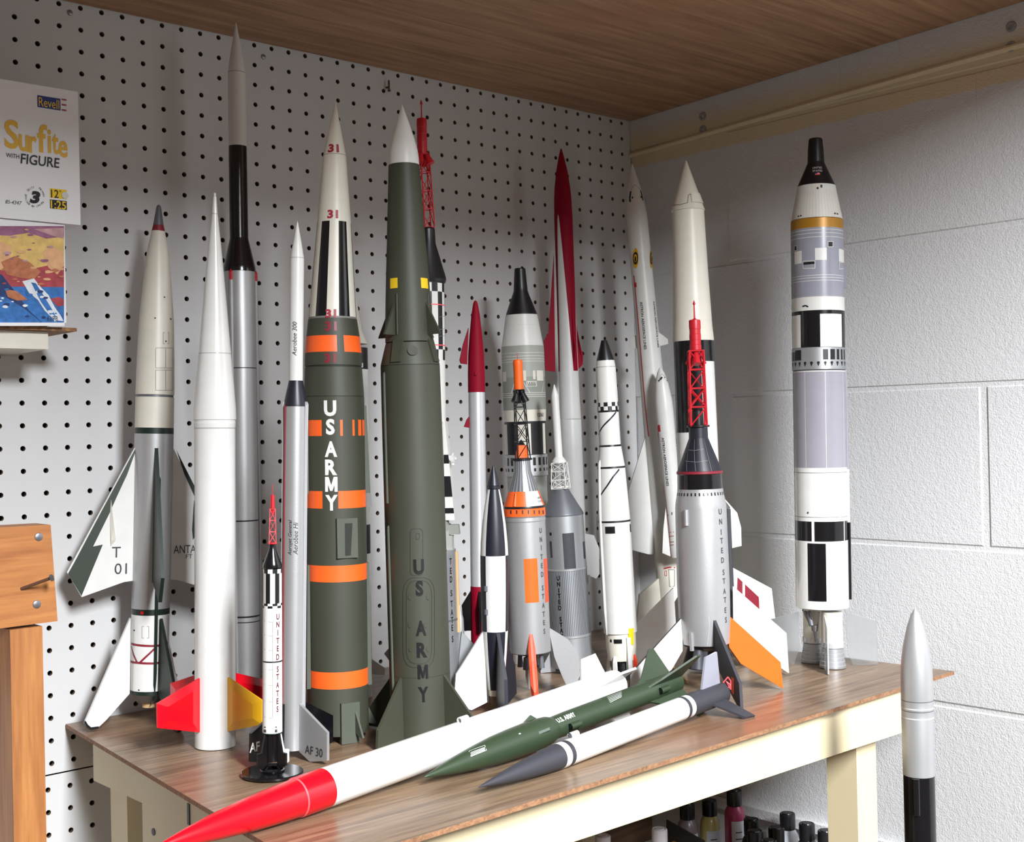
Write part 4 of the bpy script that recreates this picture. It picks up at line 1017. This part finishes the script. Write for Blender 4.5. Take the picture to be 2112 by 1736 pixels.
# ---- crimson and white tall rocket by the corner
r = Rocket('tall white rocket with a crimson bullet nose and long crimson strakes near the corner', (1192, 1332), (1157, 301.5))
r.body('nose_cone', [('crimson', [(301.5,0),(304,1.6),(320,6),(345,11.4),(380,16.2),(404,18),(438,18.6)])])
r.body('upper_body', [('greywhite', [(438.2,18.6),(520,18.6),(610,18.8),(690,19.4),(762,20.4),(815,21),(860,22.4)])], n=72)
za, zb_ = r.pz(438.5), r.pz(762)
def flank(f0, f1, m, n=30):
    v = []
    for i in range(n+1):
        t = i/n; p0, p1 = f0(t), f1(t)
        for j in range(13): v.append(r.sp(p0+(p1-p0)*j/12, za+(zb_-za)*t, .0003))
    r.paint(v, [(13*i+j, 13*i+j+1, 13*i+14+j, 13*i+13+j) for i in range(n) for j in range(12)], m, True)
flank(lambda t: 122-62*t**.8, lambda t: -20+42*min(1, t*1.4), 'crimson'); flank(lambda t: 125+28*t**.5, lambda t: 240, 'crimson')
r.body('body_tube', [('gunmetal', [(861,22.4)]), ('greywhite', [(862,22.6),(1000,23.4),(1332,25)])])
r.fins((170,), [(1142,520),(1131,683),(1121.6,699),(1124,760),(1145,763)], .0026, 'crimson', name='strake')
r.fins((52,), [(1168,537),(1181,680),(1188,712),(1186,736),(1171,762),(1167,650)], .0026, 'crimson', name='strake')
r.fins((-28,), [(1178,640),(1184,690),(1196,710),(1202,728),(1201,748),(1183,761)], .0026, 'crimson', name='strake')
r.fins((240,), [(1168,537),(1181,680),(1188,712),(1186,736),(1171,762),(1167,650)], .0026, 'crimson', ref=52, name='strake')
r.fins((4,), [(1210,1096),(1225,1100),(1236,1128),(1236,1180),(1230,1189),(1212,1180)], .005, 'greywhite')
r.done()

# ---- grey corrugated rocket with white needle
r = Rocket('gunmetal rocket with a corrugated middle and a thin white needle on a white lattice', (1181, 1386), (1143, 797.5))
r.body('needle', [('white', [(797.5,0),(800,1.2),(820,7.4),(824,7.8),(900,8),(946,8)]), ('white', [(948,8.6),(956,14.5),(960,15)])], n=28)
r.tower('white', 960, 1013, 13, 15.5, 4, 3, 2.2, 62)
r.body('tower_ring', [('white', [(1009,17.4),(1012,17.4),(1013,15)])], n=28)
r.body('shroud', [('gunmetal', [(1014,15),(1066,42.6),(1069,43.6),(1071,43.4)])])
cg = lambda p: 'dull_silver' if int(p/2.5) % 2 else 'gunmetal'
r.body('body_tube', [('gunmetal', [(1071.2,42.6)]), ('dull_silver', [(1180,43)]), ('silver', [(1181,44),(1184,44)]), (cg, [(1184.5,43),(1318,43)]), ('silver', [(1319,44),(1323,44)]), ('dull_silver', [(1324,43),(1386,43)])], n=144)
r.rect('charcoal', 1162, 1105, 1186, 1179); r.rect('charcoal', 1203, 1122, 1206.5, 1158); r.rect('charcoal', 1135, 1122, 1139, 1156); r.rect('black', 1134, 1104, 1138, 1110)
for ch, y, x in zip('UNITEDSTATES', (1197.7,1210,1223,1234.5,1246.5,1259,1282,1294,1305.5,1318,1331,1343), (1151.6,1152.3,1153,1153.6,1154.2,1155,1156.5,1157.5,1158.6,1159.2,1160,1161)): r.text(ch, x, y, 9.5, 'black', 'h', 6.8, bold=.035)
z = r.pz(1203); c = r.sp(6, z, .001); mb = MB(); mb.tube(c-V((0,0,.005)), c+V((0,0,.006)), .0028, 'white', n=12); mb.build('launch_lug', r.root)
r.fins((-4, 86, 176, 266), [(1216,1338),(1247,1380),(1247,1384),(1216,1385)], .003, 'dull_silver')
r.done()

# ---- white stepped rocket with black spiral lines
r = Rocket('white stepped rocket with a black cap, a checkered ring and thin black spiral lines', (1285, 1398), (1246, 703))
r.body('nose_cap', [('black', [(703,5.8),(705,6.8),(741,17.4),(744,18)])])
chk2 = lambda o: (lambda p: 'black' if int((p+o) % 360 // 22.5) % 2 == 0 else 'white')
r.body('upper_stage', [('white', [(744.2,18.4),(757,20.4)]), ('line_grey', [(758,20.5)]), ('white', [(764,20.9),(831,21.6)]), (chk2(0), [(839.5,21.7)]), (chk2(22.5), [(847.5,21.8)]), ('black', [(851.5,21.8)]), ('white', [(919,22.2)])], n=64)
r.body('body_tube', [('black', [(919.2,22.6),(923,23)]), ('white', [(964,28.4)]), ('black', [(968,28.6)]), ('white', [(1076,33.3)]), ('black', [(1080,33.4)]), ('white', [(1300,34.2),(1310,34.3)])], n=64)
r.line('black', [(1270.5,851),(1258,866),(1246,878),(1238,890),(1235,898)], 3.2); r.line('black', [(1277,969),(1265,984),(1252,1004),(1241,1020),(1236,1026),(1234,1034)], 3.2)
r.rect('black', 1248.5, 1087.5, 1268.5, 1102); r.rect('black', 1299, 1082, 1301, 1099)
r.body('engine_skirt', [('cream', [(1310.2,31.5),(1340,31),(1366,28)])]); r.rect('black', 1266, 1320, 1283, 1329); r.rect('black', 1258.5, 1320, 1262, 1326)
r.conduit('white', 146, 955, 1306, 6)
r.block('greywhite', 62, 1312, 1378, 9, 7, 'pipe_fairing', top=.5)
z0, z1 = r.pz(1398), r.pz(1362); k = r.px(1, z0)
pr_ = [(z0,10.5*k)]; n_ = 7
for i in range(n_): a = z0+(z1-z0)*i/n_; b = z0+(z1-z0)*(i+1)/n_; w_ = (10.5-i*.5)*k; pr_ += [(a+.0003,w_),(a+(b-a)*.6,w_),(a+(b-a)*.7,w_*.88),(b,w_*.88)]
for c, nm in (((4*k, -12*k), 'engine_bell'), ((-12*k, 12*k), 'engine_bell')):
    mb = MB(); mb.lathe(pr_, 'charcoal', 20, c=c); mb.build(nm, r.root)
r.fins((28,), [(30*k, r.pz(1345)),(34*k, r.pz(1362)),(38*k, z0),(26*k, z0)], .004, 'red_orange', rz=True, name='support_fin'); r.fins((118, 208, 298), [(30*k, r.pz(1345)),(34*k, r.pz(1362)),(38*k, z0),(26*k, z0)], .004, 'white', rz=True, name='support_fin')
r.block('bright_yellow', 50, 1294, 1328, 13, 1.2, 'yellow_tab')
r.done()

# ---- big white space plane leaning in the corner
r = Rocket('tall white space plane with red stripe leaning in the corner, carrying a smaller craft', (1393, 1316), (1303.5, 336.5))
r.body('fuselage', [('white', [(336.5,0),(338,1.4),(365,8.5),(395,15.6),(429,20.2),(447,21.4),(500,22.2),(573,22.4),(725,24),(900,26),(1130,27.5)]), ('cream', [(1250,28),(1318,28)])])
r.line('black', [(1301,394),(1299,408),(1300,416)], 4); r.line('black', [(1321,392),(1324,404),(1326,413)], 4); r.rect('black', 1303,405,1306,409); r.rect('black', 1321,404,1324,408)
r.line('line_grey', [(1301,394),(1307,381),(1311,381),(1321,392)], .8)
def oval(cx_, cy_, rx, ry, m, lift):
    pts = [r.surf(cx_+rx*math.cos(2*math.pi*i/20), cy_+ry*math.sin(2*math.pi*i/20)) for i in range(20)]
    v = [r.sp(a, z, lift) for a, z in pts]; r.paint(v, [tuple(range(20))], m)
for cx_ in (1311.2, 1343):
    w_ = 1 if cx_ < 1320 else .55
    oval(cx_, 532, 5.6*w_, 21, 'yellow', .0006); oval(cx_, 532, 5*w_, 13, 'black', .0008); oval(cx_, 532, 3.4*w_, 8.5, 'yellow', .001); oval(cx_, 534, 1.6*w_, 6, 'black', .0012)
r.line('tower_red', [(1307.5,568),(1310,592),(1316,660),(1324,755),(1331,840),(1338,900)], 2.6); r.rect('tower_red', 1308,582,1313,592)
r.text('ASTRON AEROSPACE LINES', 1327, 671, 5.4, 'letter_dark', 'down', 98, bold=.02); r.text('SENIL ECAPSOREA NORTSA'[::-1], 1353, 668, 5, 'letter_dark', 'down', 96, bold=.02)
r.fins((185, 5), [(1315,688),(1297,707),(1298,717),(1316,718)], .003, 'white', name='canard')
r.fins((165, -15), [(1349,896),(1296,1012),(1298,1132),(1336,1142),(1375,1140)], .004, 'white', name='delta_wing')
r.fins((150, -30), [(1366,1190),(1318,1225),(1312,1290),(1366,1300)], .004, 'cream', name='tail_wing')
r.line('tower_red', [(1369,1172),(1382,1169),(1392,1170)], 2.6); r.line('tower_red', [(1371,1178),(1375,1176),(1375,1187),(1371,1186)], 1, True); r.line('letter_grey', [(1379,1174),(1391,1174),(1391,1208),(1381,1209)], 1, True)
r.done()
# the smaller craft riding on its front
d_ = depth(r.M @ V((0, 0, r.pz(1000)))) - .047
def at_depth(px, py, d): v = ray(px, py); return CAM + v*(d/v.dot(FW))
q = Rocket('smaller white craft with black cockpit marks riding on the front of the tall space plane', at_depth(1401, 1158, d_), (1361.5, 757), floor=True)
q.body('fuselage', [('white', [(757,0),(758.5,2.4),(768,7.5),(789,13.5),(824,18),(850,18.6),(950,17),(1042,17),(1150,16.5)])])
q.line('black', [(1358,786),(1364,780),(1365,777)], 4); q.line('black', [(1370,778),(1376,785)], 4); q.line('line_grey', [(1359,788),(1362,774),(1366,771),(1374,780),(1377,788)], .8)
q.line('tower_red', [(1357,880),(1359,920),(1366,980),(1374,1042),(1380,1090),(1384,1150)], 2.6); q.rect('tower_red', 1357,876,1362,890)
q.text('ASTRON AEROSPACE LINES', 1372.5, 952, 5.2, 'letter_dark', 'down', 100, bold=.02); q.text('ASTRON', 1395.5, 926, 4, 'letter_dark', 'down', 50)
q.line('black', [(1378,1062),(1386,1061),(1386,1056)], 1.6)
for y in (1098,1106,1118,1124): q.line('letter_red', [(1379,y),(1390,y-1)], 1.4)
q.block('white', 250, 1000, 1120, 8, 14, 'mount')
q.fins((172, 8, -90), [(1379,1040),(1368,1090),(1366,1140),(1385,1148)], .003, 'white', name='wing')
q.done(False)

# ---- black and white launcher behind the silver capsule rocket
r = Rocket('white rocket with a blunt white cone and black bands, behind the red-towered silver rocket', (1457, 1384), (1415, 331))
r.body('nose_cone', [('cream', [(331,0),(333,1.8),(424,32.6),(430,34.6),(431,33)])])
z0, z1 = r.pz(424), r.pz(402)
mb = MB(); v = []
for i in range(11):
    a = 74-i*9; v += [r.sp(a, z0+.0006, .0012), r.sp(a, z1, .0012)]
mb.add(v, [(2*i,2*i+2,2*i+3,2*i+1) for i in range(10)], 'cream', True); mb.build('access_panel', r.root); r.line('line_grey', [(1386,425),(1402,423),(1418,419),(1420,402),(1444,403)], 1.4)
r.body('fairing', [('cream', [(431.2,32.6),(560,36),(672,40.2),(682,41),(699,42.4),(702,42)])], n=64)
bw = sectors((70,240,'gloss_black'), other='gloss_white')
r.body('body_tube', [('gloss_black', [(702.2,41),(746,41.2)]), (bw, [(892,41.8)]), ('gloss_white', [(985,42.6),(1330,44)]), ('charcoal', [(1332,42),(1384,40)])], n=72)
r.conduit('charcoal', -6, 1052, 1290, 14, 'side_tube', out=11)
k = r.px(1, .1)
for y in (1228, 1262): 
    a = math.radians(-6); z = r.pz(y); q_ = r.rz(z)+12.5*k; mb = MB(); mb.tube((q_*math.cos(a), -q_*math.sin(a), z-.004), (q_*math.cos(a), -q_*math.sin(a), z+.004), 8.4*k, 'charcoal', n=12); mb.build('tube_band', r.root)
r.fins((-10,), [(1484,1015),(1520,1058),(1528,1088),(1529,1126),(1508,1131),(1486,1133)], .0035, 'white', name='upper_fin')
r.fins((14, -58, 166, 238), [(1512,1210),(1573,1264),(1622,1307),(1627,1388),(1611,1377),(1513,1283)], .004, 'gloss_white', label=['large white lower fin',None,None,None])
r.fins((-36,), [(1508,1170),(1590,1214),(1597,1275),(1575,1278),(1508,1262)], .0035, 'white', name='emblem_fin')
r.fin_poly('band_red', -36, [(1521,1191),(1565,1232),(1566,1258),(1520,1217)]); r.fin_poly('white', -36, [(1531,1201),(1536,1205.5),(1536,1231),(1531,1227)], .0005); r.fin_text('S', -36, 1533.5, 1211, 5, 'card_red', 3.4); r.fin_text('O', -36, 1533.5, 1219, 5, 'card_red', 3.4)
r.done()

# ---- silver capsule rocket with red tower
r = Rocket('silver rocket with a black capsule, bright red lattice tower and large orange fin', (1458, 1435), (1431.5, 630.5))
r.body('escape_motor', [('tower_red', [(630.5,0),(638,2.8),(639,3),(641,1.4),(668,1.8),(670,4),(671.5,11.4),(674,12),(690,12),(691,11.4),(700,11.4),(701,12),(712,12),(713,11.4),(722,11.4),(723,12),(735,12),(736,9)])], n=32)
k = r.px(1, r.pz(745))
for g in range(3):
    a = math.radians(85-120*g); c = V((5*k*math.cos(a), -5*k*math.sin(a), 0)); mb = MB(); mb.tube(c+V((0,0,r.pz(736))), c*3.2+V((0,0,r.pz(764))), 4.5*k, 'tower_red', 9*k, n=18); mb.build('exhaust_nozzle', r.root)
r.tower('tower_red', 736, 890, 14.5, 16.5, 4, 4, 4.2, 38)
r.body('recovery_can', [('black', [(856,9),(860,11.4),(886,12),(888,12)])], n=28)
r.body('tower_base', [('black', [(888.2,17),(889,23.6),(893,23.6),(894,19)])], n=36)
r.body('capsule', [('navy', [(894.2,19.4),(916,19.8),(985,46)]), ('band_red', [(986,47.4),(990,47.6),(991,46.6)]), ('gloss_black', [(992,45.6),(1022,46.4)])], n=64)
for x0, x1 in ((1433,1435),(1443,1452),(1424,1417),(1452,1468)): r.line('line_grey', [(x0,918),(x1,984)], .6)
r.line('line_grey', [(1420,940),(1434,941),(1452,938)], .6); r.line('line_grey', [(1414,963),(1437,965),(1460,962)], .6)
r.body('body_tube', [('silver', [(1022.2,46.6),(1030,47.4),(1052,51.4),(1062,52.4),(1218,54),(1300,52.6),(1346,50)])], n=64)
for i in range(17):
    ph = 172-i*10; z = r.pz(1029.5); r.patch('black', ph+1.8, ph-1.8, z-r.px(3.2, z), z+r.px(3.2, z))
for y0, y1, x in ((1060,1092,1416),(1309,1346,1427)):
    a = r.surf(x, (y0+y1)/2)[0]; r.conduit('silver', a, y0, y1, 9, 'launch_lug', n=12, taper=False)
for ch, y, x in zip('UNITEDSTATES', (1067,1087.5,1109,1127,1147,1167,1192,1210,1231,1249,1270,1290), (1487,1488,1489,1490,1491,1492,1494,1495,1496,1497,1498,1499)): r.text(ch, x-1.5, y, 11.5, 'letter_grey', 'h', 8.5, bold=.02)
r.line('bright_silver', [(1462,1283),(1463,1310),(1459,1344)], 1.5)
k = r.px(1, .06)
r.fins((157, 67, -23, 247), [(1502,1277),(1609,1377),(1614,1431),(1527,1380),(1503,1346)], .0036, ['white','charcoal','fluo_orange','white'], ref=-23, edge='charcoal', label=['white fin','charcoal fin','orange fin',None])
r.fin_poly('red_orange', 67, [(1509,1408),(1515,1412),(1515,1446),(1509,1440)])
for g in range(4):
    a = math.radians(27+90*g); mb = MB(); mb.tube((30*k*math.cos(a), -30*k*math.sin(a), r.pz(1346)), (38*k*math.cos(a), -38*k*math.sin(a), r.pz(1386)), 9*k, 'charcoal', 14*k, n=16); mb.build('nozzle', r.root)
r.body('engine_mount', [('black', [(1346.2,47),(1350,44),(1356,20)])], n=32)
r.done()

# ---- big lavender-banded launcher on clear fins
r = Rocket('large lavender-banded launcher with a black capsule, on clear fins by the block wall', (1698, 1371), (1682, 284.5))
r.body('capsule', [('black', [(284.5,12.6),(286,14),(310,16),(332,16.8),(334,17),(378,38)])])
for t_, y_ in (('UNITED',346.5),('STATES',353)): r.text(t_, 1686, y_, 4.2, 'white', 'h', 19)
r.rect('pink', 1681, 357, 1691, 361.5); r.rect('white', 1681, 358.2, 1691, 359.2, .0004); r.rect('blue_ink', 1681, 357, 1685, 359.4, .0005)
rib2 = lambda p: 'cream' if int(p/3.75) % 2 else 'greywhite'
r.body('adapter', [('white', [(379,38.8),(392,41)]), (rib2, [(448,52)])], n=96)
r.rect('cream', 1676, 381, 1692, 391, .0004); r.rect('black', 1684.5, 387, 1688.5, 391, .0006); r.rect('black', 1692, 382, 1696, 388, .0006)
for x, y in ((1647,447),(1652,446),(1722,441),(1727,442)): r.rect('black', x-1.5, y-1.5, x+1.5, y+1.5)
r.body('upper_stage', [('gold', [(449,52.6),(469,53)]), ('panelgrey', [(609,53.2)]), ('lavender', [(612,53.2)]), ('white', [(640,53.3)]), ('gloss_black', [(648,53.3)]), (sectors((131,215,'gloss_white'), (31,85,'gloss_white'), (300,350,'gloss_white'), other='gloss_black'), [(716,53.4)])], n=96)
for y in (474,481,489,568,573,579): r.ring('white', y, 1)
for x0, y0, x1, y1 in ((1639,519,1654,545),(1681,512,1705,537),(1730,515,1741,541)): r.rect('white', x0, y0, x1, y1)
for x0, y0, x1, y1 in ((1707.5,499,1717.5,510),(1639,508,1644,518)): r.rect('black', x0, y0, x1, y1, .0003); r.line('white', [(x0,y0),(x1,y0),(x1,y1),(x0,y1)], 1.2, True, .0005)
r.rect('black', 1657, 541, 1680, 546, .0003); r.line('white', [(1656.5,540),(1681,539),(1681,554),(1656.5,555)], 1.3, True, .0005); r.line('white', [(1731,542),(1741,542),(1741,555),(1731,556)], 1.2, True, .0005)
r.block('panelgrey', 8, 556, 598, 9, 4, 'side_cover'); r.line('black', [(1655,633),(1662,631),(1667,634)], 3)
r.body('slotted_ring', [('dull_silver', [(716.2,53),(717,54),(762,54.2),(763,52)])], n=72)
for a0, a1 in ((208,150),(150,128),(82,68),(66,52),(50,40),(37,28),(25,16)):
    if a0 == 208:
        for a in (204,190,176,163,152): r.patch('black', a, a-8, r.pz(745), r.pz(727))
    else: r.patch('black', a0-1, a1+2, r.pz(745), r.pz(724))
for i in range(12):
    a = 178-i*14.5; z = r.pz(753); h = r.px(4.5, z); ww = 3.2
    v = [r.sp(a+ww*c_, z+h*s_, .0003) for c_, s_ in ((-1,.5),(-.5,1),(.5,1),(1,.5),(0,-1.2))]; r.paint(v, [(0,1,2,3,4)], 'black')
r.body('lower_stage', [('lavender', [(764,53.2),(966,53.2)]), ('gloss_white', [(1077,53.2)]), (sectors((106,110,'gloss_white'), (30,34,'gloss_white'), other='gloss_black'), [(1118,53.3)]), ('gloss_white', [(1235,53.4),(1259,53.4)]), ('dull_silver', [(1260,50)])], n=120)
r.ring('line_grey', 976, 1); r.ring('line_grey', 1068, 1); r.ring('white', 766, 2)
for a in (122, 77, 28): r.patch('white', a+.5, a-.5, r.pz(965), r.pz(768))
zA, zB = r.pz(1234), r.pz(1117); r.patch('gloss_black', 121, 81, zA, zB, .0003)
z = r.pz(1055); a_, _z = r.surf(1666.5, 1055)
v = [r.sp(a_+2.2*math.cos(t), z+r.px(2.2, z)*math.sin(t), .0004) for t in (i*math.pi/4 for i in range(8))]; r.paint(v, [tuple(range(8))], 'letter_grey')
r.conduit('lavender', 4, 765, 968, 5, 'side_duct', taper=False); r.conduit('gloss_white', 4, 969, 1077, 7, 'side_duct', taper=False); r.conduit('gloss_black', 3, 1078, 1235, 9, 'side_duct', taper=False)
k = r.px(1, .05); z_ = r.pz
for sgn, a in ((1, 56), (-1, 56)):
    c = (sgn*33*k*math.cos(math.radians(a)), -sgn*33*k*math.sin(math.radians(a)))
    mb = MB(); mb.lathe([(.034,21.5*k),(z_(1258),21*k)], 'cream', 24, c=c); mb.build('engine_tank', r.root)
    mb = MB(); mb.lathe([(.0265,22*k),(.0270,23*k),(.0335,23*k),(.034,22*k)], 'bright_silver', 24, c=c); mb.build('engine_collar', r.root)
    pr_ = [(.0004,26.5*k)]
    for i in range(5): h0 = .0262*i/5; pr_ += [(h0+.0006,(26.6-i*1.2)*k),(h0+.004,(26.2-i*1.2)*k),(h0+.0046,(25.4-i*1.2)*k)]
    pr_ += [(.0264,19*k)]
    mb = MB(); mb.lathe(pr_, 'dull_silver', 32, c=c); mb.build('engine_bell', r.root)
mb = MB(); P_ = V((-18*k, 24*k*-1, 0))
zt1 = z_(1258)
for a in (100, 128, 150, 172): 
    aa = math.radians(a); bb = math.radians(a+14); mb.tube((40*k*math.cos(aa), -40*k*math.sin(aa), zt1), (26*k*math.cos(bb), -30*k*math.sin(bb), zt1-.021), .0012, 'steel', n=6)
mb.tube((-16*k, -26*k, zt1-.018), (-16*k, -26*k, zt1-.026), .0052, 'steel', .004, n=12); mb.tube((-16*k, -26*k, zt1-.026), (-14*k, -26*k, zt1-.040), .0022, 'steel', n=8); mb.tube((-28*k, -20*k, zt1), (-22*k, -24*k, zt1-.02), .003, 'gunmetal', n=8)
mb.build('engine_plumbing', r.root)
r.fins((-5, 175, 85, 265), [(1745,1263),(1806,1280),(1812,1371),(1759,1372),(1748,1345)], .0014, 'clear_plastic', edge='greywhite', name='clear_fin', label=['clear plastic fin']*4)
r.done()

# ---- silver-nosed rocket standing on the floor in front of the table
zf = 0.0; P_ = hit(1893, 1480, 1, -.723)
r = Rocket('silver-nosed black rocket standing on the floor in front of the table at right', V((P_.x, P_.y, .0005)), (1887, 1253), group='model rockets on the floor', floor=True)
del r.root['group']
r.body('nose_cone', [('silver', [(1253,0),(1255,1.2),(1269,9),(1297,17.6),(1340,26.6),(1383,31.4),(1417,32.2),(1448,32.2)]), ('gunmetal', [(1450,32)]), ('silver', [(1463,32.2)]), ('white', [(1465,32.4)]), ('silver', [(1468.5,32.2)]), ('gunmetal', [(1470.5,32)]), ('silver', [(1483,32)]), ('white', [(1485,32.3)]), ('silver', [(1572,31.9)]), ('silver', [(1605,31.9)])], n=64)
r.body('body_tube', [('gloss_black', [(1605.2,31.4),(1736,31.6)])], n=64)
zz_ = r.pz(1736, 90, r.rz(r.pz(1736))); rr_ = r.rz(zz_)
mb = MB(); mb.lathe([(0,rr_),(zz_,rr_)], 'gloss_black', 64); mb.build('lower_tube', r.root)
a_ = r.surf(1890, 1640)[0]; r.conduit('gloss_black', a_, 1598, 1671, 16, 'launch_lug', n=16, taper=False)
r.done(False)

# ------------------------------------------------------------------ rockets lying on the table
def on_table(px, py, z): return hit(px, py, 2, ZT+z)
def lie(label, tail, nose, r0):
    return Rocket(label, tail, nose, lying=True)
# white tube with red nose
a, b = on_table(1270, 1411, .0345), on_table(668, 1625, .0183)
e = (b-a).normalized(); tipL = b + e*((on_table(318, 1748, .010)-b).length)
r = Rocket('long white rocket with a bright red nose lying across the front of the table', a, tipL, lying=True)
r.body('nose_cone', [('red', [(318,0),(322,3),(340,8),(380,17),(440,27),(510,34.5),(560,37.8),(610,39.6)]), ('pink', [(612,.01695)]), ('red', [(614,.0170),(668,.0171)])])
r.body('body_tube', [('gloss_white', [(668.2,.01705),(1244,.0171),(1262,.0166),(1270,.0160)]), ('cream', [(1270.2,.0120),(1276,.0118)])], n=64)
z = r.pz(954); c = r.sp(96, z, .0022); mb = MB()
for i in range(14):
    t0, t1 = 2*math.pi*i/14, 2*math.pi*(i+1)/14
    o = [c+V((g*math.cos(t), g*math.sin(t), h)) for t in (t0, t1) for g in (.0024, .0034) for h in (-.0055, .0055)]
    mb.add(o, [(0,4,5,1),(2,3,7,6),(0,2,6,4),(1,5,7,3)], 'white', True)
mb.build('launch_lug', r.root)
k = .00055
r.fins((55, 145, 235, 325), [(.0165,.008),(.0165,.052),(.039,.034),(.0405,.006)], .0026, 'gloss_white', rz=True)
r.done()
# green army missile
a, b = on_table(1394, 1405, .0345), on_table(1086, 1522, .0188)
e = (b-a).normalized(); tipL = b + e*((on_table(875, 1602, .009)-b).length)
r = Rocket('dark green missile with white army lettering lying between the two white rockets', a, tipL, lying=True)
r.body('nose_cone', [('army', [(875,0),(878,2.2),(885,4.4),(910,10.6),(940,17.4),(985,25),(1020,29.4),(1055,31.2),(1086,31.6),(1112,30.8),(1128,28.6),(1138,23.6)])])
r.body('body_tube', [('army', [(1138.2,23),(1165,.0118),(1240,.0118),(1241,.0114),(1243,.0118),(1340,.0118),(1342,.0123),(1350,.0118),(1394,.0116)]), ('green_black', [(1394.2,.0085)])])
r.text('U.S. ARMY', 1167, 1479, 10.5, 'gloss_white', 'down', 55, bold=.03)
zq = [r.surf(x, y) for x, y in ((967,1544),(1001,1533),(1004,1542),(970,1562))]
r.line('greywhite', [(967,1549),(1000,1537),(1003,1547),(971,1560)], .8, True)
for t in range(4): r.line('greywhite', [(970.5,1552+t*2.2),(1000,1541+t*1.8)], .9)
r.rect('gloss_white', 1068.5, 1510, 1075, 1516)
for t in range(5): r.line('greywhite', [(1252+t*1.5,1442+t*2.6-4),(1282,1430+t*2.6-4)], .9)
r.fins((65, 155, 245, 335), [(r.px(30,r.pz(1100)),r.pz(1118)),(r.px(30,r.pz(1100)),r.pz(1088)),(r.px(41,r.pz(1100)),r.pz(1108))], .0026, 'army', rz=True, name='canard')
for x, ph in ((1165, 178), (1350, 172)):
    z = r.pz(x); c = r.sp(ph, z, .002); mb = MB(); mb.tube(c-V((0,0,.0075)), c+V((0,0,.0075)), .0034, 'army', n=14, cap=False); mb.tube(c-V((0,0,.007)), c+V((0,0,.0076)), .0026, 'black', n=12); mb.build('launch_lug', r.root)
r.fins((45, 135, 225), [(.0105,.006),(.0105,.062),(.020,.044),(.0475,.004),(.046,-.004),(.0105,.0)], .0022, 'army', rz=True)
r.done()
# white rocket with charcoal nose and tail
a, b = on_table(1490, 1428, .021), on_table(1150, 1560, .0125)
e = (b-a).normalized(); tipL = b + e*((on_table(985, 1629, .006)-b).length)
r = Rocket('white rocket with charcoal nose and tail, lying nearest the front table edge', a, tipL, lying=True)
r.body('nose_cone', [('charcoal', [(985,0),(988,1.2),(1010,6.5),(1040,13),(1080,19.4),(1120,24.2),(1150,.0121)])])
r.body('body_tube', [('gloss_white', [(1150.2,.0122),(1161,.0122)]), ('charcoal', [(1169,.0122)]), ('gloss_white', [(1403,.0122)]), ('charcoal', [(1409,.0122)]), ('gloss_white', [(1417,.0122)]), ('charcoal', [(1487,.0123)]), ('balsa', [(1487.2,.0096)])], n=56)
z = r.pz(1189); c = r.sp(78, z, .002); mb = MB(); mb.tube(c-V((0,0,.006)), c+V((0,0,.006)), .003, 'white', n=14, cap=False); mb.tube(c-V((0,0,.0055)), c+V((0,0,.0061)), .0023, 'gunmetal', n=12); mb.build('launch_lug', r.root)
r.fins((90,), [(.0118,.006),(.0118,.044),(.046,.034),(.048,.010)], .0024, ['panelgrey'], rz=True, label=['pale grey fin'])
r.fins((204,), [(.0118,.011),(.0118,.038),(.045,.022),(.048,.006)], .0024, 'charcoal', rz=True)
r.fins((325,), [(.0118,.004),(.0118,.028),(.032,.015),(.034,.004)], .0024, 'charcoal', rz=True)
mb = MB(); pts = [V((-.004, -.0125, .004)), V((-.009, -.019, .002)), V((-.010, -.014, -.002)), V((-.009, -.004, -.003)), V((-.005, -.013, -.001)), V((-.010, -.009, -.002)), V((-.003, -.002, .001))]
for p, q_ in zip(pts, pts[1:]): mb.tube(p, q_, .0008, 'pink', n=6)
mb.build('shock_cord', r.root)
r.done()

# small wooden stick behind the green missile's tail
p, q_ = hit(1386, 1374, 2, ZT+.0022), hit(1418, 1406, 2, ZT+.0022); mb = MB(); d = (q_-p).normalized(); n = V((-d.y, d.x, 0))*.0018
mb.add([p+n-V((0,0,.002)), q_+n-V((0,0,.002)), q_-n-V((0,0,.002)), p-n-V((0,0,.002)), p+n+V((0,0,.002)), q_+n+V((0,0,.002)), q_-n+V((0,0,.002)), p-n+V((0,0,.002))], [(3,2,1,0),(4,5,6,7),(0,1,5,4),(1,2,6,5),(2,3,7,6),(3,0,4,7)], 'balsa')
tag(mb.build('wooden_stick'), 'small pale wooden stick on the table behind the green missile tail', 'stick')
